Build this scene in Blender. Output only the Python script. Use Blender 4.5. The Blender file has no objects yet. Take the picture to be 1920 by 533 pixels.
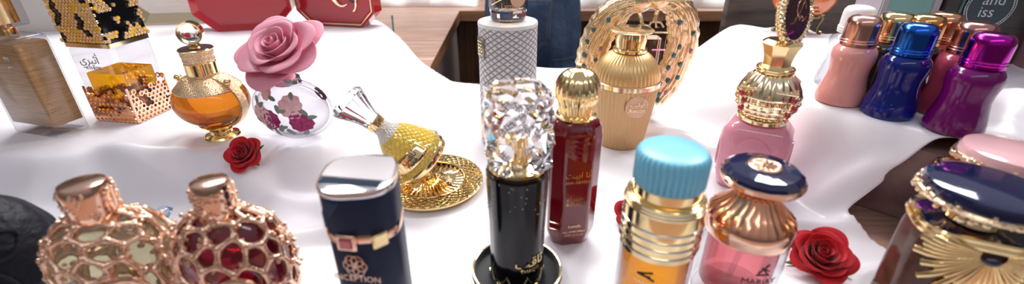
import bpy, bmesh, math, random
from mathutils import Vector, Matrix, Euler, noise
PI = math.pi
rad = math.radians
random.seed(7)
SC = bpy.context.scene
COL = SC.collection

# ------------------------------------------------------------------ camera, light, exposure
cam_d = bpy.data.cameras.new('camera')
cam_d.lens = 16.0
cam_d.sensor_width = 36.0
cam_d.clip_start = 0.02
cam_d.dof.use_dof = True
cam_d.dof.focus_distance = 0.62
cam_d.dof.aperture_fstop = 4.0
cam = bpy.data.objects.new('camera', cam_d)
COL.objects.link(cam)
cam.location = (0, 0, 0.30)
cam.rotation_euler = (rad(90 - 27), 0, 0)
SC.camera = cam

SC.view_settings.view_transform = 'Standard'
SC.view_settings.look = 'None'
SC.view_settings.gamma = 1.0
SC.view_settings.use_curve_mapping = False
SC.view_settings.exposure = 0.22

world = bpy.data.worlds.new('world')
SC.world = world
world.use_nodes = True
wn = world.node_tree.nodes
wl = world.node_tree.links
bg = wn['Background']
tc = wn.new('ShaderNodeTexCoord')
sp = wn.new('ShaderNodeSeparateXYZ')
rmp = wn.new('ShaderNodeValToRGB')
wl.new(tc.outputs['Generated'], sp.inputs[0])
wl.new(sp.outputs['Z'], rmp.inputs[0])
wl.new(rmp.outputs[0], bg.inputs[0])
rmp.color_ramp.elements[0].position = 0.0
rmp.color_ramp.elements[0].color = (0.20, 0.17, 0.16, 1)
rmp.color_ramp.elements[1].position = 0.6
rmp.color_ramp.elements[1].color = (0.72, 0.70, 0.76, 1)
bg.inputs[1].default_value = 0.44


def area(name, loc, target, sx, sy, power, col=(1, 1, 1)):
    d = bpy.data.lights.new(name, 'AREA')
    d.shape = 'RECTANGLE'
    d.size = sx
    d.size_y = sy
    d.energy = power
    d.color = col
    o = bpy.data.objects.new(name, d)
    COL.objects.link(o)
    o.location = loc
    v = Vector(target) - Vector(loc)
    o.rotation_euler = v.to_track_quat('-Z', 'Y').to_euler()
    return o


area('ceiling_panel_light', (0.10, 1.35, 1.25), (0.05, 0.60, 0), 0.9, 0.30, 20, (1, 0.985, 0.97))
area('ceiling_panel_light', (-0.80, 1.25, 1.25), (-0.40, 0.75, 0), 0.5, 0.25, 9, (1, 0.985, 0.97))
area('ceiling_panel_light', (0.95, 1.15, 1.2), (0.45, 0.6, 0), 0.5, 0.25, 10.5, (1, 0.98, 0.96))
area('front_highlight_strip', (0.0, -0.35, 1.15), (0.0, 0.4, 0.05), 1.6, 0.12, 2.6, (0.95, 0.97, 1.0))  # added long strip lamp near the front, there to give highlights

# ------------------------------------------------------------------ materials


def mat(name, col, metal=0.0, rough=0.4, trans=0.0, ior=1.45, coat=0.0, sheen=0.0, bump=None, spec=0.5, emis=None, vary=None, aniso=0.0):
    m = bpy.data.materials.new(name)
    m.use_nodes = True
    nt = m.node_tree
    b = nt.nodes['Principled BSDF']
    b.inputs['Base Color'].default_value = (*col, 1)
    b.inputs['Metallic'].default_value = metal
    b.inputs['Roughness'].default_value = rough
    b.inputs['Transmission Weight'].default_value = trans
    b.inputs['IOR'].default_value = ior
    b.inputs['Coat Weight'].default_value = coat
    b.inputs['Coat Roughness'].default_value = 0.05
    b.inputs['Sheen Weight'].default_value = sheen
    b.inputs['Specular IOR Level'].default_value = spec
    b.inputs['Anisotropic'].default_value = aniso
    if emis:
        b.inputs['Emission Color'].default_value = (*emis[0], 1)
        b.inputs['Emission Strength'].default_value = emis[1]
    if bump:
        kind, scale, strength, dist = bump
        t = nt.nodes.new('ShaderNodeTexCoord')
        if kind == 'noise':
            x = nt.nodes.new('ShaderNodeTexNoise')
            x.inputs['Scale'].default_value = scale
            x.inputs['Detail'].default_value = 3
            out = x.outputs['Fac']
        else:
            x = nt.nodes.new('ShaderNodeTexVoronoi')
            x.inputs['Scale'].default_value = scale
            out = x.outputs['Distance']
        nt.links.new(t.outputs['Object'], x.inputs['Vector'])
        bp = nt.nodes.new('ShaderNodeBump')
        bp.inputs['Strength'].default_value = strength
        bp.inputs['Distance'].default_value = dist
        nt.links.new(out, bp.inputs['Height'])
        nt.links.new(bp.outputs[0], b.inputs['Normal'])
    if vary:
        scale3, cols = vary
        t = nt.nodes.new('ShaderNodeTexCoord')
        mp = nt.nodes.new('ShaderNodeMapping')
        mp.inputs['Scale'].default_value = scale3
        x = nt.nodes.new('ShaderNodeTexNoise')
        x.inputs['Scale'].default_value = 1.0
        x.inputs['Detail'].default_value = 5
        r = nt.nodes.new('ShaderNodeValToRGB')
        nt.links.new(t.outputs['Object'], mp.inputs[0])
        nt.links.new(mp.outputs[0], x.inputs['Vector'])
        nt.links.new(x.outputs['Fac'], r.inputs[0])
        e = r.color_ramp.elements
        e[0].position, e[0].color = 0.32, (*cols[0], 1)
        e[1].position, e[1].color = 0.68, (*cols[-1], 1)
        for i, c in enumerate(cols[1:-1]):
            q = e.new(0.32 + 0.36 * (i + 1) / (len(cols) - 1))
            q.color = (*c, 1)
        nt.links.new(r.outputs[0], b.inputs['Base Color'])
    return m


def lattice_mat(name, col, line, metal, rough, width, dist, trans=0.0, invert=False):
    """diamond lattice on the UV map: raised cells, grooves between"""
    m = mat(name, col, metal, rough, trans)
    nt = m.node_tree
    N, L = nt.nodes, nt.links
    b = N['Principled BSDF']
    uv = N.new('ShaderNodeUVMap')
    s = N.new('ShaderNodeSeparateXYZ')
    L.new(uv.outputs[0], s.inputs[0])

    def mth(op, a, c=None):
        n = N.new('ShaderNodeMath')
        n.operation = op
        for i, v in enumerate((a, c)):
            if v is None:
                continue
            if isinstance(v, (int, float)):
                n.inputs[i].default_value = v
            else:
                L.new(v, n.inputs[i])
        return n.outputs[0]
    p = mth('FRACT', mth('ADD', s.outputs[0], s.outputs[1]))
    q = mth('FRACT', mth('ADD', mth('SUBTRACT', s.outputs[0], s.outputs[1]), 200.0))
    mm = mth('MINIMUM', mth('MINIMUM', p, mth('SUBTRACT', 1.0, p)), mth('MINIMUM', q, mth('SUBTRACT', 1.0, q)))
    rp = N.new('ShaderNodeValToRGB')
    L.new(mm, rp.inputs[0])
    e = rp.color_ramp.elements
    e[0].position, e[0].color = width * 0.5, (*line, 1)
    e[1].position, e[1].color = width, (*col, 1)
    L.new(rp.outputs[0], b.inputs['Base Color'])
    sm = mth('MINIMUM', mm, 0.3)
    if invert:
        sm = mth('SUBTRACT', 0.3, sm)
    bp = N.new('ShaderNodeBump')
    bp.inputs['Strength'].default_value = 1.0
    bp.inputs['Distance'].default_value = dist
    L.new(sm, bp.inputs['Height'])
    L.new(bp.outputs[0], b.inputs['Normal'])
    return m


def clear_mat(name, col, edge, ior=1.45, gloss=0.02, refr=0.0):
    """bright clear glass or liquid: see-through with Fresnel reflection, more absorbing where the wall is seen edge on"""
    m = bpy.data.materials.new(name)
    m.use_nodes = True
    N, L = m.node_tree.nodes, m.node_tree.links
    N.remove(N['Principled BSDF'])
    out = N['Material Output']
    tr = N.new('ShaderNodeBsdfTransparent')
    gl = N.new('ShaderNodeBsdfGlossy')
    gl.inputs['Roughness'].default_value = gloss
    fr = N.new('ShaderNodeFresnel')
    fr.inputs['IOR'].default_value = ior
    lw = N.new('ShaderNodeLayerWeight')
    lw.inputs['Blend'].default_value = 0.22
    rp = N.new('ShaderNodeValToRGB')
    rp.color_ramp.elements[0].color = (*col, 1)
    rp.color_ramp.elements[1].color = (*edge, 1)
    L.new(lw.outputs['Facing'], rp.inputs[0])
    L.new(rp.outputs[0], tr.inputs[0])
    mx = N.new('ShaderNodeMixShader')
    ge = N.new('ShaderNodeNewGeometry')
    inv = N.new('ShaderNodeMath')
    inv.operation = 'SUBTRACT'
    inv.inputs[0].default_value = 1.0
    L.new(ge.outputs['Backfacing'], inv.inputs[1])
    mu = N.new('ShaderNodeMath')
    mu.operation = 'MULTIPLY'
    L.new(fr.outputs[0], mu.inputs[0])
    L.new(inv.outputs[0], mu.inputs[1])
    L.new(mu.outputs[0], mx.inputs[0])
    if refr:
        rf = N.new('ShaderNodeBsdfRefraction')
        rf.inputs['IOR'].default_value = 1.3
        rf.inputs['Roughness'].default_value = 0.0
        L.new(rp.outputs[0], rf.inputs[0])
        m2 = N.new('ShaderNodeMixShader')
        m2.inputs[0].default_value = refr
        L.new(tr.outputs[0], m2.inputs[1])
        L.new(rf.outputs[0], m2.inputs[2])
        L.new(m2.outputs[0], mx.inputs[1])
    else:
        L.new(tr.outputs[0], mx.inputs[1])
    L.new(gl.outputs[0], mx.inputs[2])
    L.new(mx.outputs[0], out.inputs[0])
    return m


M = {}
M['satin'] = mat('white_satin', (0.85, 0.83, 0.88), 0, 0.36, sheen=0.1, spec=0.6)
M['wood_top'] = mat('pale_brown_laminate', (0.4, 0.26, 0.2), 0, 0.38, vary=((2.0, 42, 8), [(0.30, 0.16, 0.11), (0.50, 0.33, 0.26), (0.37, 0.22, 0.17), (0.58, 0.42, 0.35)]))
M['wood_panel'] = mat('dark_walnut_laminate', (0.1, 0.05, 0.03), 0, 0.45, vary=((26, 26, 1.2), [(0.035, 0.014, 0.008), (0.12, 0.05, 0.028), (0.06, 0.026, 0.014), (0.17, 0.08, 0.045)]))
M['wood_edge'] = mat('walnut_edge_band', (0.25, 0.12, 0.06), 0, 0.4, vary=((6, 6, 60), [(0.20, 0.09, 0.045), (0.34, 0.18, 0.10)]))
M['grey_panel'] = mat('grey_laminate', (0.27, 0.23, 0.21), 0, 0.5)
M['riser'] = mat('mauve_brown_board', (0.2, 0.12, 0.11), 0, 0.5, vary=((30, 5, 30), [(0.22, 0.13, 0.125), (0.38, 0.26, 0.25)]))
M['backboard'] = mat('dark_grey_brown_board', (0.1, 0.08, 0.07), 0, 0.3, vary=((4, 4, 40), [(0.035, 0.026, 0.024), (0.10, 0.08, 0.075), (0.16, 0.12, 0.10), (0.06, 0.05, 0.048)]))
M['floor'] = mat('grey_floor', (0.25, 0.23, 0.22), 0, 0.4, vary=((3, 3, 3), [(0.2, 0.18, 0.17), (0.3, 0.28, 0.27)]))
M['wall'] = mat('warm_wall', (0.42, 0.38, 0.35), 0, 0.7)
M['gold'] = mat('polished_gold', (0.97, 0.74, 0.38), 1, 0.12)
M['gold_pale'] = mat('pale_gold', (1.0, 0.84, 0.55), 1, 0.15)
M['gold_sand'] = mat('glittering_gold', (0.93, 0.68, 0.42), 1, 0.25, bump=('voronoi', 900, 0.8, 0.0008))
M['rose_gold'] = mat('rose_gold', (0.93, 0.60, 0.45), 1, 0.15)
M['rose_gold_r'] = mat('rose_gold_rough', (0.93, 0.62, 0.46), 1, 0.24, bump=('noise', 500, 0.5, 0.0008))
M['gold_old'] = mat('warm_gold_rough', (1.0, 0.79, 0.52), 1, 0.22, bump=('noise', 450, 0.5, 0.0008))
M['copper'] = mat('copper', (0.86, 0.42, 0.26), 1, 0.16)
M['copper_pink'] = mat('pink_copper', (0.86, 0.46, 0.38), 1, 0.2)
M['bronze'] = mat('bronze', (0.72, 0.38, 0.14), 1, 0.16)
M['antique'] = mat('antique_bronze', (0.30, 0.23, 0.13), 1, 0.3)
M['silver'] = mat('mirror_silver', (0.82, 0.82, 0.86), 1, 0.1)
M['silver_rib'] = mat('ribbed_silver', (0.72, 0.68, 0.70), 1, 0.3)
M['glass'] = mat('clear_glass', (1, 1, 1), 0, 0.0, 1.0, 1.45)
M['glass_thin'] = clear_mat('clear_light_glass', (0.97, 0.97, 0.98), (0.42, 0.42, 0.46), 1.5)
M['crystal'] = mat('cut_crystal', (1.0, 0.985, 1.0), 0, 0.0, 1.0, 1.38)
M['amber'] = clear_mat('amber_perfume', (0.80, 0.45, 0.12), (0.45, 0.17, 0.03), 1.45, 0.02, 0.5)
M['amber_brushed'] = mat('amber_brushed_glass', (0.50, 0.28, 0.12), 0, 0.25, 0.35, 1.3, coat=0.4, vary=((18, 18, 420), [(0.42, 0.22, 0.09), (0.62, 0.38, 0.18), (0.48, 0.27, 0.11), (0.66, 0.44, 0.24)]))
M['yellow'] = clear_mat('yellow_perfume', (0.95, 0.66, 0.08), (0.70, 0.33, 0.02), 1.4, 0.02, 0.3)
M['orange_liq'] = clear_mat('orange_perfume', (0.96, 0.62, 0.10), (0.70, 0.26, 0.03), 1.4, 0.02, 0.4)
M['pink_liq'] = clear_mat('pink_perfume', (0.90, 0.48, 0.50), (0.62, 0.15, 0.20), 1.4, 0.02, 0.4)
M['red_glass'] = mat('deep_red_glass', (0.23, 0.004, 0.012), 0, 0.06, 0.25, 1.5, coat=1.0)
M['ruby'] = mat('ruby_glass', (0.24, 0.003, 0.018), 0, 0.03, 0.6, 1.5, coat=1)
M['gem_red'] = mat('red_gem', (0.6, 0.01, 0.03), 0, 0.05, 0.35, 1.6, coat=1)
M['gem_teal'] = mat('teal_gem', (0.0, 0.20, 0.26), 0, 0.05, 0.3, 1.6, coat=1)
M['gem_green'] = mat('green_gem', (0.02, 0.13, 0.09), 0, 0.05, 0.3, 1.6, coat=1)
M['gem_pink'] = mat('pink_gem', (0.55, 0.18, 0.30), 0, 0.05, 0.3, 1.6, coat=1)
M['gem_blue'] = mat('blue_crystal', (0.62, 0.72, 0.92), 0, 0.0, 0.9, 1.7)
M['black'] = mat('black_gloss', (0.003, 0.003, 0.005), 0, 0.10, coat=0.15, spec=0.4)
M['black_velvet'] = mat('black_velvet', (0.006, 0.006, 0.010), 0, 0.6, sheen=0.2)
M['black_emb'] = mat('embossed_black', (0.010, 0.012, 0.018), 0, 0.5, bump=('noise', 90, 0.8, 0.004), spec=0.25)
M['navy'] = mat('navy_leather', (0.012, 0.020, 0.055), 0, 0.42, bump=('noise', 800, 0.15, 0.0004), spec=0.3)
M['navy_gloss'] = mat('navy_enamel', (0.008, 0.010, 0.055), 0, 0.08, coat=1)
M['brown_glass'] = mat('brown_glass', (0.085, 0.035, 0.022), 0, 0.15, 0.1, 1.45, coat=0.15, vary=((25, 25, 60), [(0.045, 0.018, 0.012), (0.12, 0.055, 0.035)]))
M['pink_opaque'] = mat('pink_glass_opaque', (0.90, 0.38, 0.49), 0, 0.10, 0.25, 1.4, coat=0.3)
M['pink_cap'] = mat('pale_pink_enamel', (0.72, 0.42, 0.45), 0, 0.15, coat=0.8)
M['pink_roll'] = mat('pink_milky', (0.88, 0.40, 0.37), 0, 0.15, 0.15, coat=0.3)
M['blue_glass'] = mat('cobalt_glass', (0.012, 0.035, 0.42), 0, 0.03, 0.65, 1.4, coat=0.3)
M['blue_metal'] = mat('blue_metal', (0.03, 0.16, 0.75), 1, 0.16)
M['purple_roll'] = mat('purple_gloss', (0.20, 0.002, 0.17), 0, 0.16, 0.3, coat=0.2)
M['purple_metal'] = mat('magenta_metal', (0.52, 0.02, 0.42), 1, 0.15)
M['mauve_roll'] = mat('raspberry_gloss', (0.46, 0.06, 0.11), 0, 0.15, 0.2, coat=0.3)
M['mauve_metal'] = mat('mauve_copper_metal', (0.64, 0.30, 0.28), 1, 0.18)
M['black_roll'] = mat('olive_black_glass', (0.03, 0.02, 0.014), 0, 0.08, 0.2, coat=1)
M['red_roll'] = mat('orange_red_glass', (0.62, 0.07, 0.03), 0, 0.08, 0.3, coat=1)
M['white_plastic'] = mat('white_plastic', (0.87, 0.87, 0.88), 0, 0.3)
M['white_matte'] = mat('white_matte', (0.88, 0.88, 0.88), 0, 0.6)
M['blue_cap'] = mat('sky_blue_plastic', (0.22, 0.60, 0.80), 0, 0.35)
M['red_petal'] = mat('red_fabric_petal', (0.52, 0.004, 0.014), 0, 0.6, sheen=0.2, spec=0.3)
M['pink_petal'] = mat('pink_rubber_petal', (0.80, 0.32, 0.42), 0, 0.45, spec=0.4)
M['leaf'] = mat('green_leaf', (0.10, 0.22, 0.05), 0, 0.5)
M['leaf_print'] = mat('grey_green_print', (0.22, 0.28, 0.24), 0, 0.5)
M['print_magenta'] = mat('magenta_print', (0.36, 0.006, 0.12), 0, 0.35, vary=((260, 260, 260), [(0.22, 0.0, 0.07), (0.45, 0.02, 0.18)]))
M['print_pink'] = mat('pink_print', (0.82, 0.52, 0.54), 0, 0.4, vary=((200, 200, 200), [(0.74, 0.40, 0.43), (0.88, 0.64, 0.64)]))
M['cream'] = mat('cream_leatherette', (0.80, 0.74, 0.68), 0, 0.5)
M['red_lacquer'] = mat('red_lacquer', (0.45, 0.008, 0.018), 0, 0.12, coat=0.8)
M['red_velvet'] = mat('red_lining', (0.42, 0.012, 0.022), 0, 0.25, coat=0.5)
M['orange_glass'] = mat('orange_milky_glass', (0.90, 0.27, 0.10), 0, 0.12, 0.25, coat=0.9)
M['teal_box'] = mat('teal_carton', (0.20, 0.40, 0.38), 0, 0.45)
M['dark_box'] = mat('dark_carton', (0.035, 0.030, 0.028), 0, 0.35)
M['badge'] = mat('dark_teal_badge', (0.03, 0.055, 0.065), 0, 0.35)
M['mauve_box'] = mat('mauve_carton', (0.33, 0.19, 0.22), 0, 0.45)
M['mauve_grey'] = mat('mauve_grey_card', (0.42, 0.36, 0.40), 0, 0.5)
M['teal_edge'] = mat('glass_edge_teal', (0.10, 0.32, 0.30), 0, 0.15, 0.5)
M['beige_box'] = mat('beige_board', (0.60, 0.56, 0.52), 0, 0.6)
M['print_dark'] = mat('dark_print', (0.03, 0.02, 0.02), 0, 0.5)
M['print_grey'] = mat('grey_print', (0.35, 0.28, 0.26), 0, 0.5)
M['print_silver'] = mat('silver_print', (0.55, 0.58, 0.60), 0.6, 0.35)
M['maroon'] = mat('dark_maroon_face', (0.05, 0.012, 0.022), 0, 0.3, coat=0.4)
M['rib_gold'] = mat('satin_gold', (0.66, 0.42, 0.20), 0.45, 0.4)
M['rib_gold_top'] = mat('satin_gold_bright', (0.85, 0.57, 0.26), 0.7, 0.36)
M['label_gold'] = mat('pale_rose_gold_label', (0.86, 0.58, 0.40), 0.4, 0.4)
M['jeans'] = mat('indigo_denim', (0.020, 0.045, 0.10), 0, 0.85, vary=((14, 14, 5), [(0.020, 0.040, 0.085), (0.036, 0.066, 0.130), (0.062, 0.10, 0.175)]), bump=('noise', 28, 0.6, 0.01))
M['stitch'] = mat('denim_stitch', (0.13, 0.15, 0.19), 0, 0.8)
M['skin'] = mat('skin', (0.55, 0.33, 0.24), 0, 0.5)
M['shirt'] = mat('dark_shirt', (0.05, 0.05, 0.06), 0, 0.8)
M['hair'] = mat('dark_hair', (0.015, 0.010, 0.008), 0, 0.5)
M['shoe'] = mat('black_shoe', (0.02, 0.02, 0.02), 0, 0.5)
M['snake'] = lattice_mat('white_snakeskin', (0.84, 0.84, 0.88), (0.16, 0.16, 0.19), 0, 0.5, 0.085, 0.007)
M['plaque'] = mat('pewter_plaque', (0.28, 0.24, 0.17), 0.7, 0.45, bump=('noise', 400, 0.6, 0.0008))
M['plate_gold'] = lattice_mat('quilted_gold', (0.95, 0.72, 0.30), (0.60, 0.38, 0.10), 1, 0.14, 0.05, 0.006)
M['crystal_yellow'] = lattice_mat('quilted_yellow_glass', (1.0, 0.74, 0.13), (0.95, 0.62, 0.10), 0, 0.10, 0.08, 0.003, trans=0.35)
M['crystal_clear_q'] = lattice_mat('quilted_clear_glass', (1.0, 0.96, 0.90), (0.90, 0.82, 0.70), 0, 0.08, 0.08, 0.003, trans=0.4)

# ------------------------------------------------------------------ mesh helpers


class MB:
    def __init__(self):
        self.v = []
        self.f = []
        self.uv = {}

    def add(self, v, f, mt=None):
        o = len(self.v)
        for p in v:
            p = Vector(p)
            self.v.append(mt @ p if mt else p)
        for q in f:
            self.f.append([i + o for i in q])
        return self

    def loft(self, rings, cap0=True, cap1=True, uvs=None, mt=None):
        n = len(rings[0])
        v = [p for r in rings for p in r]
        f = []
        base = len(self.f)
        for i in range(len(rings) - 1):
            for j in range(n):
                k = (j + 1) % n
                f.append([i * n + j, i * n + k, (i + 1) * n + k, (i + 1) * n + j])
                if uvs:
                    nu, vs = uvs
                    self.uv[base + len(f) - 1] = [(j / n * nu, vs[i]), ((j + 1) / n * nu, vs[i]), ((j + 1) / n * nu, vs[i + 1]), (j / n * nu, vs[i + 1])]
        if cap0:
            f.append(list(range(n))[::-1])
        if cap1:
            m = (len(rings) - 1) * n
            f.append([m + j for j in range(n)])
        return self.add(v, f, mt)

    def lathe(self, prof, n=48, mod=None, sx=1.0, sy=1.0, pw=2.0, cap0=True, cap1=True, uvs=None, mt=None, rot=0.0):
        rings = []
        for (r, z) in prof:
            ring = []
            for j in range(n):
                a = 2 * PI * j / n
                rr = r * (mod(a, z, r) if mod else 1.0)
                c, s = math.cos(a), math.sin(a)
                if pw != 2.0:
                    q = (abs(c) ** pw + abs(s) ** pw) ** (-1 / pw)
                    rr *= q
                x, y = rr * c * sx, rr * s * sy
                if rot:
                    x, y = x * math.cos(rot) - y * math.sin(rot), x * math.sin(rot) + y * math.cos(rot)
                ring.append((x, y, z))
            rings.append(ring)
        return self.loft(rings, cap0, cap1, uvs, mt)

    def box(self, x0, x1, y0, y1, z0, z1, mt=None):
        v = [(x, y, z) for z in (z0, z1) for (x, y) in ((x0, y0), (x1, y0), (x1, y1), (x0, y1))]
        f = [[3, 2, 1, 0], [4, 5, 6, 7], [0, 1, 5, 4], [1, 2, 6, 5], [2, 3, 7, 6], [3, 0, 4, 7]]
        return self.add(v, f, mt)

    def tube(self, pts, r, n=8, closed=False):
        pts = [Vector(p) for p in pts]
        m = len(pts)
        rings = []
        up = Vector((0.13, 0.21, 0.97)).normalized()
        for i in range(m):
            a = pts[(i - 1) % m] if closed or i > 0 else pts[i]
            b = pts[(i + 1) % m] if closed or i < m - 1 else pts[i]
            t = (b - a).normalized()
            s = t.cross(up)
            if s.length < 1e-3:
                s = t.cross(Vector((1, 0, 0)))
            s.normalize()
            w = s.cross(t)
            rr = r(i / max(1, m - 1)) if callable(r) else r
            rings.append([pts[i] + (s * math.cos(2 * PI * j / n) + w * math.sin(2 * PI * j / n)) * rr for j in range(n)])
        if closed:
            rings.append(rings[0])
            return self.loft(rings, False, False)
        return self.loft(rings)

    def ball(self, c, r, n=12, m=8, s=(1, 1, 1)):
        c = Vector(c)
        rings = []
        for i in range(m + 1):
            p = -PI / 2 + PI * i / m
            p = max(-PI / 2 + 0.12, min(PI / 2 - 0.12, p))
            rings.append([c + Vector((r * s[0] * math.cos(p) * math.cos(2 * PI * j / n), r * s[1] * math.cos(p) * math.sin(2 * PI * j / n), r * s[2] * math.sin(p))) for j in range(n)])
        return self.loft(rings)

    def build(self, name, m, parent=None, smooth=True, ang=35, bevel=0, subsurf=0, solid=0):
        me = bpy.data.meshes.new(name)
        me.from_pydata([tuple(p) for p in self.v], [], self.f)
        if self.uv:
            ul = me.uv_layers.new(name='UVMap')
            for fi, cs in self.uv.items():
                p = me.polygons[fi]
                for k, li in enumerate(p.loop_indices):
                    if k < len(cs):
                        ul.data[li].uv = cs[k]
        bm = bmesh.new()
        bm.from_mesh(me)
        bmesh.ops.recalc_face_normals(bm, faces=bm.faces)
        bm.to_mesh(me)
        bm.free()
        if smooth:
            me.shade_smooth()
            me.set_sharp_from_angle(angle=rad(ang))
        me.materials.append(M[m] if isinstance(m, str) else m)
        o = bpy.data.objects.new(name, me)
        COL.objects.link(o)
        if parent:
            o.parent = parent
        if solid:
            x = o.modifiers.new('thickness', 'SOLIDIFY')
            x.thickness = solid
            x.offset = 0
        if bevel:
            x = o.modifiers.new('bevel', 'BEVEL')
            x.width = bevel
            x.segments = 3
            x.limit_method = 'ANGLE'
            x.angle_limit = rad(30)
        if subsurf:
            x = o.modifiers.new('smooth', 'SUBSURF')
            x.levels = subsurf
            x.render_levels = subsurf
        return o


def thing(name, label, cat, loc=(0, 0, 0), rz=0.0, group=None, rot=None):
    o = bpy.data.objects.new(name, None)
    o.empty_display_size = 0.02
    COL.objects.link(o)
    o.location = loc
    o.rotation_euler = rot if rot else (0, 0, rz)
    tag(o, label, cat, group)
    return o


def tag(o, label, cat, group=None):
    o['label'] = label
    o['category'] = cat
    if group:
        o['group'] = group
    return o


def dup(root, loc, rz, label):
    r = root.copy()
    COL.objects.link(r)
    r.location = loc
    r.rotation_euler = (0, 0, rz)
    r['label'] = label
    for ch in list(root.children):
        c = ch.copy()
        COL.objects.link(c)
        c.parent = r
        for g in ch.children:
            d = g.copy()
            COL.objects.link(d)
            d.parent = c
    return r


def circle(r, z, n=40, sx=1, sy=1, c=(0, 0)):
    return [(c[0] + r * sx * math.cos(2 * PI * i / n), c[1] + r * sy * math.sin(2 * PI * i / n), z) for i in range(n)]


def ring(r, z, t, n=40, sx=1, sy=1, k=8):
    return MB().tube(circle(r, z, n, sx, sy), t, k, True)


def flute(nf, amp):
    return lambda a, z, r: 1 + amp * math.cos(nf * a)


def text(name, s, size, m, parent, fn, extr=0.00025):
    """lettering as a mesh; fn maps (x, y, z) of the flat text onto the surface"""
    cu = bpy.data.curves.new(name, 'FONT')
    cu.body = s
    cu.size = size
    cu.align_x = 'CENTER'
    cu.align_y = 'CENTER'
    cu.extrude = extr
    cu.resolution_u = 3
    t = bpy.data.objects.new(name, cu)
    COL.objects.link(t)
    dg = bpy.context.evaluated_depsgraph_get()
    me = bpy.data.meshes.new_from_object(t.evaluated_get(dg))
    bpy.data.objects.remove(t)
    bpy.data.curves.remove(cu)
    for v in me.vertices:
        v.co = fn(v.co.x, v.co.y, v.co.z)
    me.materials.clear()
    me.materials.append(M[m])
    o = bpy.data.objects.new(name, me)
    COL.objects.link(o)
    o.parent = parent
    return o


def on_cyl(R, z0, a0=0.0):
    return lambda x, y, z: ((R + z) * math.sin(a0 + x / R), -(R + z) * math.cos(a0 + x / R), z0 + y)


def on_front(x0, yf, z0):
    return lambda x, y, z: (x0 + x, yf - z, z0 + y)


# Arabic letters in their joined forms, laid out left to right
AR_ATHEERI = '\ufef1\ufeae\ufef4\ufe9b\ufe83'
AR_ANA = '\ufe96\ufef4\ufe91\uFE8D \ufe8e\ufee7\ufe83'
AR_HAMRA = '\ufe80\ufe8d\ufeae\ufee4\ufea3'
AR_SHORT = '\ufe90\ufed7\ufe8e\ufe9b'

# ------------------------------------------------------------------ cloth height field


def S(t):
    t = max(0.0, min(1.0, t))
    return t * t * (3 - 2 * t)


FLAT = []   # (x, y, z, r): level spots where things stand
FOLDS = []  # (x0, y0, x1, y1, width, height)


def st(X, Y):
    return 0.664 * (X - 0.36) + 0.747 * (Y - 0.47), 0.747 * (X - 0.36) - 0.664 * (Y - 0.47)


def far_edge(X):
    P = [(-2, 1.45), (-0.50, 1.40), (-0.34, 1.20), (-0.275, 1.10), (-0.23, 1.02), (-0.155, 0.905), (-0.115, 0.845), (-0.05, 0.825), (0.04, 0.83), (0.30, 0.835), (0.44, 0.915), (0.52, 0.87), (0.60, 0.83), (0.9, 0.80), (2, 0.8)]
    for (a, b), (c, d) in zip(P, P[1:]):
        if X <= c:
            return b + (d - b) * (X - a) / (c - a)
    return P[-1][1]


def cloth_z(X, Y, detail=True):
    s, t = st(X, Y)
    left = 0.05 * S((-0.165 - X) / 0.10) * S((Y - 0.425 + 0.02 * math.sin(X * 9)) / 0.05)
    cen = 0.043 * S((Y - 0.62) / 0.16) * S((X + 0.05) / 0.08) * (1 - S((X - 0.28) / 0.13))
    right = 0.10 * S((s + 0.072) / 0.075) * S((X - 0.27) / 0.15)
    z = max(left, cen + right)
    e = far_edge(X) - Y
    z *= S((e + 0.005) / 0.035)
    if detail:
        w = 0.0
        n1 = noise.noise(Vector((X * 5 + 3, Y * 7, 1.3)))
        n2 = noise.noise(Vector((X * 9 + Y * 6, (Y - X * .4) * 3.5, 4.1 + n1)))
        n3 = noise.noise(Vector((X * 16 - Y * 15, (X + Y) * 4, 8.2 + n1)))
        w += 0.0065 * n1 + 0.0085 * (0.5 - abs(n2)) + 0.0036 * n3
        slope = S((s + 0.10) / 0.05) * (1 - S((s + 0.01) / 0.06)) * S((X - 0.22) / 0.1)
        w += slope * 0.008 * math.sin(t * 70 + 3 * n1)
        for (x0, y0, x1, y1, wd, h) in FOLDS:
            dx, dy = x1 - x0, y1 - y0
            k = max(0, min(1, ((X - x0) * dx + (Y - y0) * dy) / (dx * dx + dy * dy)))
            d = math.hypot(X - x0 - k * dx, Y - y0 - k * dy)
            w += 1.5 * h * math.exp(-(d / wd) ** 2) * math.sin(PI * (0.08 + 0.84 * k))
        z += w * S((e + 0.01) / 0.05)
    z = max(z, 0.0)
    for (x, y, zz, r) in FLAT:
        d = math.hypot(X - x, Y - y)
        if d < r + 0.03:
            k = 1 - S((d - r) / 0.03)
            z = z * (1 - k) + zz * k
    return z + 0.002


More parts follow.
